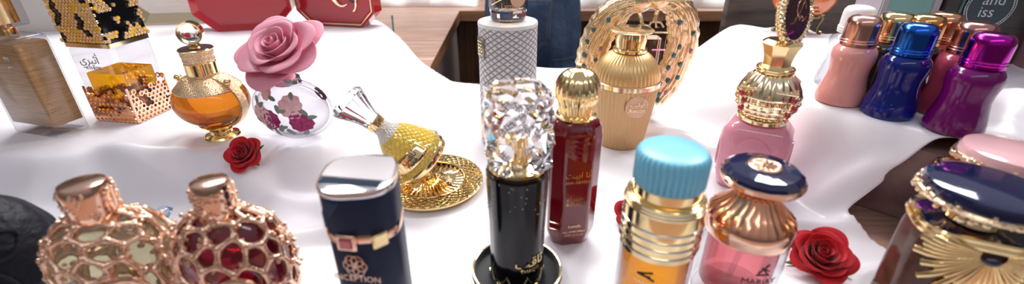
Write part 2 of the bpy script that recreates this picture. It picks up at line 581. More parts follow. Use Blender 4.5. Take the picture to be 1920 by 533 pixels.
# where things stand: x, y, z of the cloth there, footprint radius
BASE = {
    'amber_square': (-0.583, 0.523, 0.05, 0.042), 'honeycomb': (-0.512, 0.573, 0.05, 0.045),
    'amber_round': (-0.3556, 0.503, 0.05, 0.018), 'floral': (-0.262, 0.503, 0.05, 0.03),
    'rose_a': (-0.305, 0.459, 0.036, 0.012), 'saucer': (-0.098, 0.470, 0.0, 0.064),
    'tube': (-0.0055, 0.5965, 0.0, 0.04), 'stand': (0.0044, 0.3156, 0.0, 0.041), 'red': (0.057, 0.372, 0.0, 0.025),
    'ribbed': (0.1553, 0.5896, 0.0, 0.034), 'peacock': (0.190, 0.665, 0.012, 0.03), 'pink': (0.2854, 0.4753, 0.0, 0.045),
    'blue_cap': (0.1145, 0.2838, 0.0, 0.033), 'navy_disc': (0.1899, 0.296, 0.0, 0.034), 'rose_b': (0.285, 0.328, 0.0, 0.012),
    'rose_c': (0.126, 0.395, 0.0, 0.012), 'navy': (-0.1025, 0.2614, 0.0, 0.033), 'gem': (-0.372, 0.399, 0.0, 0.006),
    'gold_net': (-0.294, 0.264, 0.0, 0.045), 'ruby_net': (-0.208, 0.266, 0.0, 0.045), 'black_emb': (-0.405, 0.270, 0.0, 0.05),
    'brown': (0.328, 0.264, 0.0, 0.035), 'brown2': (0.408, 0.2475, 0.0, 0.03), 'pink_disc': (0.428, 0.340, 0.0, 0.028),
    'orange': (0.518, 0.835, 0.10, 0.045),
    'case': (-0.42, 1.115, 0.05, 0.09), 'case_l': (-0.58, 1.09, 0.05, 0.08), 'cream': (-0.86, 1.16, 0.05, 0.11),
}
ROLL = {'clear': (0.412, 0.550), 'pink': (0.3800, 0.4950), 'gold': (0.428, 0.512), 'bronze': (0.452, 0.500), 'blue': (0.408, 0.457), 'red': (0.481, 0.512), 'mauve': (0.471, 0.462), 'purple': (0.4440, 0.4165)}
for k, (x, y, z, r) in BASE.items():
    FLAT.append((x, y, z, r))
for k, (x, y) in ROLL.items():
    FLAT.append((x, y, 0.10, 0.024))
FOLDS += [
    (-0.62, 0.40, -0.30, 0.445, 0.020, 0.010), (-0.35, 0.46, -0.14, 0.40, 0.016, 0.008), (-0.28, 0.36, -0.12, 0.385, 0.014, 0.007),
    (-0.20, 0.42, -0.16, 0.36, 0.012, 0.007), (0.02, 0.43, 0.13, 0.46, 0.015, 0.009), (-0.06, 0.36, -0.02, 0.42, 0.012, 0.006),
    (0.20, 0.62, 0.33, 0.50, 0.020, 0.012), (0.26, 0.70, 0.38, 0.56, 0.022, 0.014), (0.22, 0.39, 0.36, 0.385, 0.010, 0.009),
    (0.24, 0.36, 0.30, 0.345, 0.009, 0.006), (0.30, 0.30, 0.36, 0.33, 0.012, 0.008), (-0.25, 0.62, -0.10, 0.78, 0.030, 0.012),
    (-0.40, 0.70, -0.26, 0.95, 0.035, 0.010), (0.33, 0.43, 0.42, 0.385, 0.012, 0.012), (0.06, 0.52, 0.12, 0.46, 0.014, 0.008),
    (-0.13, 0.56, -0.05, 0.66, 0.02, 0.010), (0.50, 0.42, 0.60, 0.50, 0.03, 0.015), (-0.48, 0.47, -0.40, 0.44, 0.015, 0.008),
]


def at(k):
    x, y, z, r = BASE[k]
    return (x, y, z + 0.002)


# ------------------------------------------------------------------ room and counter
def structure(o):
    o['kind'] = 'structure'
    return o


structure(MB().box(-3, 3, -1.6, 3.6, -0.86, -0.80).build('floor', 'floor', smooth=False))
structure(MB().box(-3, 3, 3.6, 3.7, -0.80, 1.9).build('wall_back', 'wall', smooth=False))
structure(MB().box(-3.1, -3, -1.6, 3.7, -0.80, 1.9).build('wall_left', 'wall', smooth=False))
structure(MB().box(3, 3.1, -1.6, 3.7, -0.80, 1.9).build('wall_right', 'wall', smooth=False))

ct = thing('display_counter', 'long brown laminate shop counter under the white cloth, with a walk-in gap', 'counter', (0, 0, 0))
poly = [(-2, -.15), (2, -.15), (2, .836), (-.176, .836), (-.176, 1.55), (2, 1.55), (2, 2.2), (-2, 2.2)]
mb = MB()
mb.loft([[(x, y, -0.03) for x, y in poly], [(x, y, 0) for x, y in poly]])
mb.build('worktop', 'wood_top', ct, smooth=False)
mb = MB()
for (x0, x1, y0, y1) in ((-.176, -.1745, .836, 1.55), (-.176, 2, 1.5485, 1.55), (-.176, 2, .836, .8375)):
    mb.box(x0, x1, y0, y1, -0.032, 0.0012)
mb.build('edge_band', 'wood_edge', ct, smooth=False)
MB().box(-.19, 2, 1.575, 1.60, -.80, -.03).build('back_panel', 'wood_panel', ct, smooth=False)
MB().box(-.21, -.19, .80, 1.575, -.80, -.03).build('side_panel', 'grey_panel', ct, smooth=False)
MB().box(-.19, 2, .79, .81, -.80, -.03).build('front_panel', 'wood_panel', ct, smooth=False)
MB().box(-1.98, 1.98, -.13, -.11, -.80, -.03).build('window_side_panel', 'wood_panel', ct, smooth=False)

# riser below the right part of the cloth (its brown front shows under the hem)
rs = MB()
q = [Vector((0.36, 0.47)) + Vector((0.664, 0.747)) * a + Vector((0.747, -0.664)) * b for a, b in ((-0.008, 0.045), (-0.008, 0.42), (0.30, 0.42), (0.24, 0.045))]
rs.loft([[(p.x, p.y, 0.001) for p in q], [(p.x, p.y, 0.082) for p in q]])
tag(rs.build('display_riser', 'riser', smooth=False), 'brown wooden riser block showing below the hem of the cloth at right', 'riser')

# satin cloth


def steps(segs):
    out = [segs[0][0]]
    for lo, hi, d in segs:
        n = max(1, round((hi - lo) / d))
        out += [lo + (hi - lo) * (i + 1) / n for i in range(n)]
    return out


xs = steps([(-1.45, -0.78, 0.009), (-0.78, 0.20, 0.0042), (0.20, 0.52, 0.003), (0.52, 1.25, 0.008)])
ys = steps([(0.12, 0.52, 0.003), (0.52, 0.95, 0.0042), (0.95, 1.42, 0.009)])
NX, NY = len(xs) - 1, len(ys) - 1
vid = {}
V, Fc = [], []


def keep(X, Y):
    if Y > far_edge(X):
        return False
    s, t = st(X, Y)
    if 0.040 < t < 0.125 and -0.2 < s < 0.0:
        hem = min(-0.003, -0.057 + 0.94 * (t - 0.045))
        slow = -0.058 - 0.55 * (t - 0.045)
        if slow < s < hem:
            return False
    return True


for j in range(NY):
    for i in range(NX):
        cx, cy = (xs[i] + xs[i + 1]) / 2, (ys[j] + ys[j + 1]) / 2
        if not keep(cx, cy):
            continue
        idx = []
        for (a, b) in ((i, j), (i + 1, j), (i + 1, j + 1), (i, j + 1)):
            if (a, b) not in vid:
                vid[(a, b)] = len(V)
                V.append((xs[a], ys[b], cloth_z(xs[a], ys[b])))
            idx.append(vid[(a, b)])
        Fc.append(idx)
mb = MB()
mb.v = [Vector(p) for p in V]
mb.f = Fc
cl = mb.build('satin_cloth', 'satin', ang=180)
x = cl.modifiers.new('relax', 'SMOOTH')
x.iterations = 6
x.factor = 0.5
x = cl.modifiers.new('thickness', 'SOLIDIFY')
x.thickness = 0.0015
x.offset = -1
tag(cl, 'white satin cloth draped in folds over the counter under all the bottles', 'cloth')


def crumple(name, x0, x1, y0, y1, h, label, seed):
    m = MB()
    n, k = 40, 16
    v, f = [], []
    for j in range(k + 1):
        for i in range(n + 1):
            u, w = i / n, j / k
            e = min(1, 5 * min(u, 1 - u)) * min(1, 4 * min(w, 1 - w))
            X, Y = x0 + (x1 - x0) * u, y0 + (y1 - y0) * w
            z = h * (e ** 0.5) * (0.75 + 0.5 * noise.noise(Vector((X * 14, Y * 14, seed))) + 0.35 * abs(noise.noise(Vector((X * 33, Y * 30, seed + 5)))))
            v.append((X, Y, 0.001 + max(0, z)))
    for j in range(k):
        for i in range(n):
            a = j * (n + 1) + i
            f.append([a, a + 1, a + n + 2, a + n + 1])
    m.add(v, f)
    o = m.build(name, 'white_matte', solid=0.002)
    return tag(o, label, 'cloth')


crumple('folded_white_cloth', -0.60, -0.12, 1.62, 1.95, 0.09, 'crumpled white cloth at the far end of the pale counter, left of the jeans', 2.0)
crumple('folded_white_cloth', -0.09, 0.17, 1.60, 1.85, 0.09, 'crumpled white cloth on the back counter behind the tall scaly tube', 3.0)
crumple('folded_white_cloth', 0.20, 0.80, 1.60, 1.90, 0.10, 'crumpled white cloth on the back counter right of the gold peacocks', 5.0)


# ------------------------------------------------------------------ cartons and boards at the back
def carton(name, label, cat, x, y, z, w, d, h, rz, front, side):
    t = thing(name, label, cat, (x, y, z), rz)
    MB().box(-w / 2, w / 2, -d / 2, d / 2, 0, h).build('body', side, t, bevel=0.001)
    MB().box(-w / 2 + .001, w / 2 - .001, -d / 2 - .0012, -d / 2 - .0002, 0.001, h - .001).build('front_face', front, t, smooth=False)
    return t


bb = thing('backboard', 'dark grey-brown board standing behind the orange bottle at right', 'board', (0.66, 0.985, 0.003))
MB().box(-0.205, 0.30, 0, 0.02, 0, 0.42).build('panel', 'backboard', bb, bevel=0.002)
mb = MB()
for i in range(16):
    mb.ball((random.uniform(-.15, .2), -0.001, random.uniform(.05, .2)), 0.0012, 6, 4)
mb.build('sparkle_dots', 'silver', bb)

MB_ = MB
c1 = carton('gift_carton', 'teal carton standing behind the gold capped roll-on bottles', 'carton', 0.545, 0.665, 0.102, 0.080, 0.05, 0.24, rad(0), 'teal_box', 'mauve_grey')
MB().box(-0.0395, -0.032, -0.0275, -0.0263, 0.001, 0.238).build('side_stripe', 'mauve_grey', c1, smooth=False)
MB().box(0.030, 0.0395, -0.0275, -0.0263, 0.001, 0.238).build('side_stripe', 'mauve_grey', c1, smooth=False)
c2 = carton('gift_carton', 'dark carton with a round lettered badge behind the mauve and purple roll-ons', 'carton', 0.650, 0.655, 0.102, 0.118, 0.05, 0.24, rad(-6), 'dark_box', 'dark_box')
bd = MB().lathe([(0.031, 0), (0.031, 0.002)], 48, mt=Matrix.Translation((-0.004, -0.0255, 0.082)) @ Matrix.Rotation(rad(90), 4, 'X')).build('badge', 'badge', c2)
for rr in (0.0305, 0.0275):
    mb = MB()
    mb.tube([(-0.004 + rr * math.cos(2 * PI * i / 48), -0.0278, 0.082 + rr * math.sin(2 * PI * i / 48)) for i in range(48)], 0.0006, 5, True)
    mb.build('badge_rim', 'print_silver', bd)
mb = MB()
for i in range(60):
    a = 2 * PI * i / 60
    mb.ball((-0.004 + 0.029 * math.cos(a), -0.0277, 0.082 + 0.029 * math.sin(a)), 0.0007, 5, 3)
mb.build('badge_dots', 'print_silver', bd)
text('lettering', 'and', 0.020, 'print_silver', bd, on_front(-0.002, -0.0278, 0.091))
text('lettering', 'iss', 0.020, 'print_silver', bd, on_front(-0.006, -0.0278, 0.075))
MB().box(-0.040, -0.0375, -0.028, -0.0264, 0.001, 0.238).build('light_stripe', 'teal_edge', c2, smooth=False)
c3 = carton('gift_carton', 'mauve carton at the right edge behind the purple roll-on', 'carton', 0.735, 0.62, 0.102, 0.055, 0.04, 0.22, rad(-12), 'mauve_box', 'mauve_box')
mb = MB()
mb.tube([(-0.026, -0.0215, 0.086), (-0.005, -0.0215, 0.080), (0.020, -0.0215, 0.084)], 0.0012, 6)
mb.tube([(-0.024, -0.0215, 0.064), (-0.008, -0.0215, 0.072), (-0.020, -0.0215, 0.080)], 0.0012, 6)
mb.build('printed_line', 'gold_pale', c3)
c4 = thing('glass_sheet', 'upright glass sheet with teal edge right of the purple roll-on', 'glass', (0.585, 0.500, 0.102), rad(-58))
MB().box(-0.04, 0.04, -0.002, 0.002, 0, 0.078).build('pane', 'glass_thin', c4, smooth=False)
MB().box(-0.0425, -0.0401, -0.0021, 0.0021, 0, 0.078).build('edge', 'teal_edge', c4, smooth=False)
b1 = thing('leaflet_board', 'pale grey board behind the brown square bottle at far left', 'board', (-1.02, 1.02, 0.052), rad(8))
MB().box(-0.13, 0.075, 0, 0.012, 0, 0.30).build('panel', 'beige_box', b1, bevel=0.001)
MB().box(-0.13, 0.076, -0.003, 0.013, -0.002, 0.006).build('edge_strip', 'white_plastic', b1, smooth=False)


# ------------------------------------------------------------------ octagonal presentation cases
def octagon(w, h, c):
    a, b = w / 2, h
    return [(-a + c, 0), (a - c, 0), (a, c), (a, b - c), (a - c, b), (-a + c, b), (-a, b - c), (-a, c)]


def octa_case(root, w, h, c, d, rim, shell, lining, rimmat, depth_in=0.008, line=None, names=('shell', 'lining', 'rim')):
    O = octagon(w, h, c)
    I = [((x) * (1 - rim * 2 / w), h / 2 + (z - h / 2) * (1 - rim * 2 / h)) for x, z in O]
    m = MB()
    m.loft([[(x, d / 2, z) for x, z in O], [(x, -d / 2 + 0.001, z) for x, z in O]])
    m.build(names[0], shell, root, smooth=False)
    m = MB()
    m.loft([[(x, -d / 2 + 0.0005, z) for x, z in I], [(x, -d / 2 - 0.0005 - (0.0 if depth_in else 0), z) for x, z in I]])
    m.build(names[1], lining, root, smooth=False)
    m = MB()
    J = [(x * 0.985, h / 2 + (z - h / 2) * 0.985) for x, z in O]
    m.loft([[(x, -d / 2 + .001, z) for x, z in O], [(x, -d / 2 - depth_in, z) for x, z in O], [(x, -d / 2 - depth_in, z) for x, z in J], [(x, -d / 2 - 0.0006, z) for x, z in I]], False, False)
    m.build(names[2], rimmat, root, smooth=False)
    if line:
        m = MB()
        L = [((x) * (1 - 0.012 / w), h / 2 + (z - h / 2) * (1 - 0.012 / h)) for x, z in O]
        m.tube([(x, -d / 2 - depth_in - .0005, z) for x, z in L], 0.0016, 6, True)
        m.build('gold_line', line, root, smooth=False)


cs = thing('presentation_case', 'red lacquer octagonal case with a gold line and gold script, behind the pink rose', 'case', (-0.413, 1.115, 0.053), rad(-11))
octa_case(cs, 0.20, 0.22, 0.034, 0.035, 0.010, 'red_lacquer', 'red_velvet', 'red_lacquer', 0.004, 'gold_pale')
mb = MB()
mb.tube([(-0.035 + .07 * i / 20, -0.0205, 0.075 - 0.022 * i / 20 + 0.010 * math.sin(i / 20 * 2 * PI)) for i in range(21)], lambda k: 0.0012 + 0.0032 * math.sin(PI * k), 8)
mb.tube([(0.045 + .012 * math.cos(a / 10), -0.0205, 0.066 + 0.03 * math.sin(a / 10)) for a in range(-14, 15)], 0.0025, 8)
mb.build('gold_script', 'gold_pale', cs)
MB().ball((0.048, -0.021, 0.075), 0.012, 12, 8, (0.8, .4, 1.6)).build('dark_stone', 'maroon', cs)
cs2 = thing('presentation_case', 'open red lined octagonal case lid with thick dark rim, left of the gold lined case', 'case', (-0.618, 1.080, 0.053), rad(16))
octa_case(cs2, 0.205, 0.22, 0.040, 0.03, 0.012, 'red_lacquer', 'red_velvet', 'red_lacquer', 0.010)
cr = thing('presentation_case', 'cream octagonal case with a wide gold frame at the upper left', 'case', (-0.815, 1.150, 0.053), rad(10))
octa_case(cr, 0.25, 0.22, 0.045, 0.03, 0.024, 'cream', 'cream', 'gold_pale', 0.010)
mb = MB()
mb.tube([(0.012 + .016 * math.cos(2 * PI * i / 28), -0.018 - .004 * math.sin(4 * PI * i / 28), 0.072 + 0.016 * math.sin(2 * PI * i / 28)) for i in range(28)], 0.003, 8, True)
mb.build('gold_ring', 'gold', cr)
MB().box(-0.045, 0.05, -0.0205, -0.0155, 0.042, 0.10).build('cream_insert', 'cream', cr, bevel=0.003)
MB().box(0.052, 0.085, -0.0200, -0.0155, 0.045, 0.13).build('grey_green_card', 'leaf_print', cr, bevel=0.002)
pst = MB().tube([(0, 0, 0), (0.0015, 0, 0.07)], 0.0022, 8).build('stand_rod', 'teal_edge')
pst.location = (-0.292, 1.12, 0.003)
tag(pst, 'thin dark green rod at the right end of the red cases', 'rod')


# ------------------------------------------------------------------ the person in the gap
def skinned(name, pts, edges, m, parent, root=0, sub=2):
    me = bpy.data.meshes.new(name)
    me.from_pydata([p[:3] for p in pts], edges, [])
    o = bpy.data.objects.new(name, me)
    COL.objects.link(o)
    o.parent = parent
    md = o.modifiers.new('skin', 'SKIN')
    md.use_smooth_shade = True
    for i, p in enumerate(pts):
        r = p[3] if isinstance(p[3], tuple) else (p[3], p[3])
        me.skin_vertices[0].data[i].radius = r
        me.skin_vertices[0].data[i].use_root = (i == root)
    s = o.modifiers.new('smooth', 'SUBSURF')
    s.levels = sub
    s.render_levels = sub
    me.materials.append(M[m])
    return o


pp = thing('person', 'person in dark blue jeans standing in the counter gap behind the scaly tube', 'person', (0.060, 1.28, -0.80), rad(-40))
pp.scale = (0.80, 0.80, 0.94)
# body (local: faces +Y, feet on z = 0)
B = [(0, 0, 0.93, (0.14, 0.10)), (0, 0, 1.08, (0.13, 0.095)), (0, 0.0, 1.25, (0.15, 0.105)), (0, 0, 1.40, (0.13, 0.09)), (0, 0.005, 1.48, 0.055), (0, 0.015, 1.545, 0.058), (0, 0.025, 1.62, (0.080, 0.095)), (0, 0.022, 1.69, (0.070, 0.085))]
E_ = [(0, 1), (1, 2), (2, 3), (3, 4), (4, 5), (5, 6), (6, 7)]
for sg in (-1, 1):
    k = len(B)
    B += [(sg * 0.09, 0, 0.80, 0.075), (sg * 0.095, 0.01, 0.46, 0.05), (sg * 0.10, -0.02, 0.09, 0.036), (sg * 0.105, 0.12, 0.03, 0.030)]
    E_ += [(0, k), (k, k + 1), (k + 1, k + 2), (k + 2, k + 3)]
    a = len(B)
    B += [(sg * 0.185, 0, 1.41, 0.052), (sg * 0.215, 0.06, 1.14, 0.042), (sg * 0.12, 0.28, 1.12, 0.030), (sg * 0.085, 0.35, 1.115, (0.036, 0.016))]
    E_ += [(3, a), (a, a + 1), (a + 1, a + 2), (a + 2, a + 3)]
    for q, (dx, L, dz) in enumerate(((-0.026, 0.062, 0), (-0.009, 0.075, 0.004), (0.009, 0.072, 0.004), (0.025, 0.058, 0))):
        b = len(B)
        B += [(sg * (0.085 - dx), 0.385, 1.115 + dz, 0.009), (sg * (0.080 - dx), 0.385 + L * .55, 1.108 + dz, 0.0085), (sg * (0.078 - dx), 0.385 + L, 1.088 + dz, 0.007)]
        E_ += [(a + 3, b), (b, b + 1), (b + 1, b + 2)]
    b = len(B)
    B += [(sg * 0.05, 0.34, 1.12, 0.011), (sg * 0.030, 0.37, 1.115, 0.009)]
    E_ += [(a + 3, b), (b, b + 1)]
skinned('body', B, E_, 'skin', pp)
face = MB()
face.ball((0, 0.125, 1.625), 0.014, 10, 8, (0.7, 1, 1.4))
for sg in (-1, 1):
    face.ball((sg * 0.085, 0.02, 1.63), 0.026, 10, 8, (0.35, 0.7, 1.1))
face.build('nose_and_ears', 'skin', pp)
ey = MB()
for sg in (-1, 1):
    ey.ball((sg * 0.032, 0.105, 1.655), 0.012, 10, 8)
ey.build('eyes', 'white_plastic', pp)
MB().ball((0, 0.108, 1.585), 0.02, 10, 6, (1, .5, .3)).build('mouth', 'gem_pink', pp)
MB().ball((0, -0.005, 1.675), 0.108, 20, 14, (0.9, 1.05, 0.95)).build('hair', 'hair', pp)
skinned('shirt', [(0, 0, 0.985, (0.168, 0.128)), (0, 0, 1.03, (0.166, 0.126)), (0, 0, 1.15, (0.15, 0.112)), (0, 0, 1.28, (0.168, 0.122)), (0, 0, 1.40, (0.145, 0.10)), (0, 0, 1.45, (0.075, 0.065)),
                  (-0.19, 0, 1.41, 0.068), (-0.215, 0.04, 1.23, 0.06), (0.19, 0, 1.41, 0.068), (0.215, 0.04, 1.23, 0.06)],
        [(0, 1), (1, 2), (2, 3), (3, 4), (4, 5), (4, 6), (6, 7), (4, 8), (8, 9)], 'shirt', pp)
# jeans: hips and two legs as one garment
jb = MB()
NJ = 48


def jring(cx, cy, rx, ry, z, bum=0.0):
    out = []
    for j in range(NJ):
        a = 2 * PI * j / NJ
        x, y = rx * math.cos(a), ry * math.sin(a)
        if bum and y < 0:
            y -= bum * (abs(math.sin(a)) ** 1.5) * (0.55 + 0.45 * math.cos(2 * (a - 1.5 * PI)) if abs(x) < 0.02 else 1)
        w = 0.003 * noise.noise(Vector((x * 14, y * 14 + cx * 9, z * 26)))
        out.append((cx + x * (1 + w / max(rx, .01)), cy + y * (1 + w / max(ry, .01)), z))
    return out


jb.loft([jring(0, 0, rx, ry, z, b) for z, rx, ry, b in ((1.03, .158, .115, 0), (0.98, .163, .118, .010), (0.93, .170, .122, .022), (0.88, .176, .126, .032), (0.83, .178, .126, .032), (0.78, .174, .118, .020), (0.755, .168, .105, .005))])
for sg in (-1, 1):
    rr = []
    for i in range(26):
        k = i / 25
        z = 0.80 - k * 0.74
        r = 0.092 - 0.036 * S(k / 0.55) + 0.008 * S((k - 0.8) / 0.2)
        r += 0.0035 * math.sin(z * 95 + sg) * (1 if k < .35 or k > .8 else .4)
        rr.append(jring(sg * (0.087 + 0.012 * k), 0.0 - 0.02 * k, r * 0.98, r * 1.12, z))
    jb.loft(rr)
jn = jb.build('jeans', 'jeans', pp, ang=80)


def bum_y(x, z):
    k = S((z - .76) / .1) * (1 - S((z - .9) / .12))
    rx, ry = 0.176, 0.126
    c = math.sqrt(max(0.01, 1 - (x / rx) ** 2))
    return -(ry * c + 0.032 * k * c ** 1.5) - 0.002


for sg in (-1, 1):
    P = [(0.022, 0.965), (0.142, 0.965), (0.136, 0.850), (0.082, 0.815), (0.028, 0.850)]
    m = MB()
    n = 8
    vv, ff = [], []
    for j in range(n + 1):
        z = 0.965 - 0.15 * j / n
        lo, hi = 0.024, 0.140
        if z < 0.85:
            k = (0.85 - z) / 0.036
            lo, hi = 0.028 + 0.05 * min(1, k), 0.136 - 0.05 * min(1, k)
        for i in range(n + 1):
            x = lo + (hi - lo) * i / n
            vv.append((sg * x, bum_y(x, z), z))
    for j in range(n):
        for i in range(n):
            a = j * (n + 1) + i
            ff.append([a, a + 1, a + n + 2, a + n + 1])
    m.add(vv, ff)
    pk = m.build('back_pocket', 'jeans', jn, solid=0.003)
    m = MB()
    for off in (0.0, 0.006):
        cpt = (0.082, 0.89)
        Q = [(cpt[0] + (x - cpt[0]) * (1 - off * 14), cpt[1] + (z - cpt[1]) * (1 - off * 14)) for x, z in P]
        pts = []
        for (a, b), (c, d) in zip(Q, Q[1:] + Q[:1]):
            for i in range(6):
                x, z = a + (c - a) * i / 6, b + (d - b) * i / 6
                pts.append((sg * x, bum_y(x, z) - 0.002, z))
        m.tube(pts, 0.0011, 5, True)
    m.build('pocket_stitching', 'stitch', jn)
for sg in (-1, 1):
    m = MB()
    m.lathe([(0.036, 0), (0.040, 0.02), (0.036, 0.05), (0.026, 0.075)], 20, sx=1.0, sy=2.4, mt=Matrix.Translation((sg * 0.10, 0.04, 0.0)))
    m.build('shoe', 'shoe', pp)


# ------------------------------------------------------------------ roses
def petal_mesh(R, H, A, p, curl, seed, rows=9, cols=11, skew=0.08, base=0.04):
    v, f = [], []
    rnd = random.Random(seed)
    ph, am = rnd.uniform(0, 6), rnd.uniform(.6, 1.3)
    for j in range(rows + 1):
        t = j / rows
        for i in range(cols + 1):
            u = -1 + 2 * i / cols
            w = A * (math.sin(PI * (0.14 + 0.70 * t))) ** 0.55
            tt = t * (1 - 0.20 * abs(u) ** 2.6)
            over = max(0, tt - 0.62) / 0.38
            r = base + (R - base) * tt ** p + curl * R * over ** 2 * (1 - .35 * u * u)
            r *= 1 + skew * u
            z = H * tt ** 0.9 - 0.55 * curl * H * over ** 2.2 * 1.6
            z += 0.025 * am * R * math.sin(3 * u + ph) * tt
            r += 0.03 * R * math.sin(4.2 * u + ph * 2) * tt * tt
            a = u * w
            v.append((r * math.cos(a), r * math.sin(a), z))
    for j in range(rows):
        for i in range(cols):
            a = j * (cols + 1) + i
            f.append([a, a + 1, a + cols + 2, a + cols + 1])
    return v, f


def rose(parent, scale, m, seed, layers, th=0.012):
    rnd = random.Random(seed)
    th0 = 0
    for li, (n, R, H, A, p, curl) in enumerate(layers):
        for k in range(n):
            a = th0 + 2 * PI * k / n + rnd.uniform(-.12, .12)
            v, f = petal_mesh(R * rnd.uniform(.95, 1.05), H * rnd.uniform(.94, 1.04), A, p, curl, rnd.random())
            mt = Matrix.Scale(scale, 4) @ Matrix.Rotation(a, 4, 'Z') @ Matrix.Rotation(rnd.uniform(-.05, .05), 4, 'Y')
            MB().add(v, f, mt).build('petal', m, parent, ang=180, solid=th * scale, subsurf=1)
        th0 += 2.4 if li else 1.0


RED_L = [(3, .11, .80, 1.9, .40, .0), (3, .22, .86, 1.7, .30, .06), (4, .36, .86, 1.35, .28, .10), (4, .54, .80, 1.25, .27, .16), (5, .72, .68, 1.1, .27, .22), (5, .88, .48, 1.0, .32, .24)]
PINK_L = [(3, .09, .66, 1.9, .45, .05), (3, .20, .68, 1.7, .35, .10), (3, .38, .64, 1.55, .30, .18), (4, .60, .58, 1.25, .30, .26), (4, .84, .44, 1.15, .34, .28), (5, 1.02, .22, .95, .42, .22)]


def red_rose(label, k, scale, rot, seed, lift=0.0):
    x, y, z = at(k)
    t = thing('artificial_rose', label, 'flower', (x, y, z + lift), rot=rot, group='loose red fabric roses')
    rose(t, scale, 'red_petal', seed, RED_L)
    m = MB()
    m.lathe([(0.10 * scale, -0.20 * scale), (0.22 * scale, -0.10 * scale), (0.30 * scale, 0.02 * scale), (0.2 * scale, 0.1 * scale)], 14)
    m.build('calyx', 'leaf', t)
    for i in range(5):
        a = 2 * PI * i / 5 + seed
        pts = []
        m = MB()
        w = 0.13 * scale
        vv, ff = [], []
        for j in range(6):
            q = j / 5
            r, zz = scale * (0.2 + 0.86 * q), scale * (-0.10 - 0.02 * q + 0.12 * q * q)
            ww = w * math.sin(PI * (0.2 + 0.78 * q))
            for s_ in (-1, 0, 1):
                vv.append((r * math.cos(a) - s_ * ww * math.sin(a), r * math.sin(a) + s_ * ww * math.cos(a), zz - abs(s_) * 0.02 * scale))
        for j in range(5):
            for i2 in range(2):
                b = j * 3 + i2
                ff.append([b, b + 1, b + 4, b + 3])
        m.add(vv, ff).build('sepal', 'leaf', t, solid=0.0005)
    return t


red_rose('red fabric rose lying beside the gold foot of the round amber bottle', 'rose_a', 0.0205, (rad(42), rad(-6), 0.1), 3, 0.011)
red_rose('wide open red fabric rose lying on the cloth right of the navy disc bottle', 'rose_b', 0.0275, (rad(24), rad(-16), 0.1), 8, 0.009)
red_rose('small red rose mostly hidden behind the ribbed blue cap bottle', 'rose_c', 0.016, (rad(10), rad(-50), 0.3), 12, 0.012)

# ------------------------------------------------------------------ BOTTLES, back row left
BLUR = 0


def prism(w, d, r=0.004, k=4):
    """rounded rectangle outline, counter-clockwise"""
    out = []
    for cx, cy, a0 in ((w / 2 - r, d / 2 - r, 0), (-w / 2 + r, d / 2 - r, 90), (-w / 2 + r, -d / 2 + r, 180), (w / 2 - r, -d / 2 + r, 270)):
        for i in range(k + 1):
            a = rad(a0 + 90 * i / k)
            out.append((cx + r * math.cos(a), cy + r * math.sin(a)))
    return out


def up(outline, z, s=1.0, c=(0, 0)):
    return [(x * s + c[0], y * s + c[1], z) for x, y in outline]


# square brown bottle at far left
t = thing('perfume_bottle', 'large square brown bottle with clear block cap at the left edge', 'perfume bottle', at('amber_square'), rad(-15))
o = prism(0.075, 0.036, 0.003)
MB().loft([up(o, 0), up(o, 0.112), up(o, 0.119, 0.96), up(o, 0.121, 0.9)]).build('body', 'glass_thin', t, bevel=0.0008)
o2 = prism(0.0725, 0.0335, 0.003)
MB().loft([up(o2, 0.014), up(o2, 0.112), up(o2, 0.114, .95)]).build('perfume', 'amber_brushed', t)
MB().lathe([(0.011, 0.121), (0.011, 0.128), (0.0095, 0.129), (0.0095, 0.134)], 32).build('collar', 'gold', t)
o3 = prism(0.046, 0.032, 0.002)
cp = MB().loft([up(o3, 0.131, .97), up(o3, 0.133), up(o3, 0.178), up(o3, 0.18, .97)]).build('cap', 'glass_thin', t)
o4 = prism(0.034, 0.022, 0.002)
MB().loft([up(o4, 0.134), up(o4, 0.170)]).build('cap_core', 'gold', cp)
text('lettering', 'E', 0.011, 'print_silver', t, lambda x, y, z: (0.016 + y, -0.0183 - z, 0.098 - x))
text('lettering', 'L', 0.011, 'print_silver', t, lambda x, y, z: (0.016 + y, -0.0183 - z, 0.087 - x))

# honeycomb bottle
t = thing('perfume_bottle', 'square clear bottle half full of yellow perfume in a rose gold honeycomb cage', 'perfume bottle', at('honeycomb'), rad(-9))
W, D = 0.062, 0.056
o = prism(W, D, 0.003)
MB().loft([up(o, 0.0), up(o, 0.093), up(o, 0.098, .95)]).build('body', 'glass_thin', t)
oi = prism(W - 0.010, D - 0.010, 0.002)
MB().loft([up(oi, 0.006), up(oi, 0.064)]).build('perfume', 'yellow', t)


def hexes(w, h, s):
    out = []
    dx, dz = s * math.sqrt(3), s * 1.5
    for j in range(int(h / dz) + 1):
        n = int(w / dx) - (j % 2)
        for i in range(n + (0 if j % 2 else 0)):
            x = (i - (n - 1) / 2) * dx
            out.append((x, s + j * dz, i, j))
    return out


def hexring(m, f, x, z, s, hole, th):
    """one hexagonal cell with a hole, laid on a face by f(x, z, out)"""
    n = 6
    R = [(x + s * math.cos(rad(60 * k + 30)), z + s * math.sin(rad(60 * k + 30))) for k in range(n)]
    I = [(x + s * hole * math.cos(rad(60 * k + 30)), z + s * hole * math.sin(rad(60 * k + 30))) for k in range(n)]
    m.loft([[f(a, b, 0) for a, b in R], [f(a, b, th) for a, b in R], [f(a, b, th) for a, b in I], [f(a, b, 0) for a, b in I]], False, False)


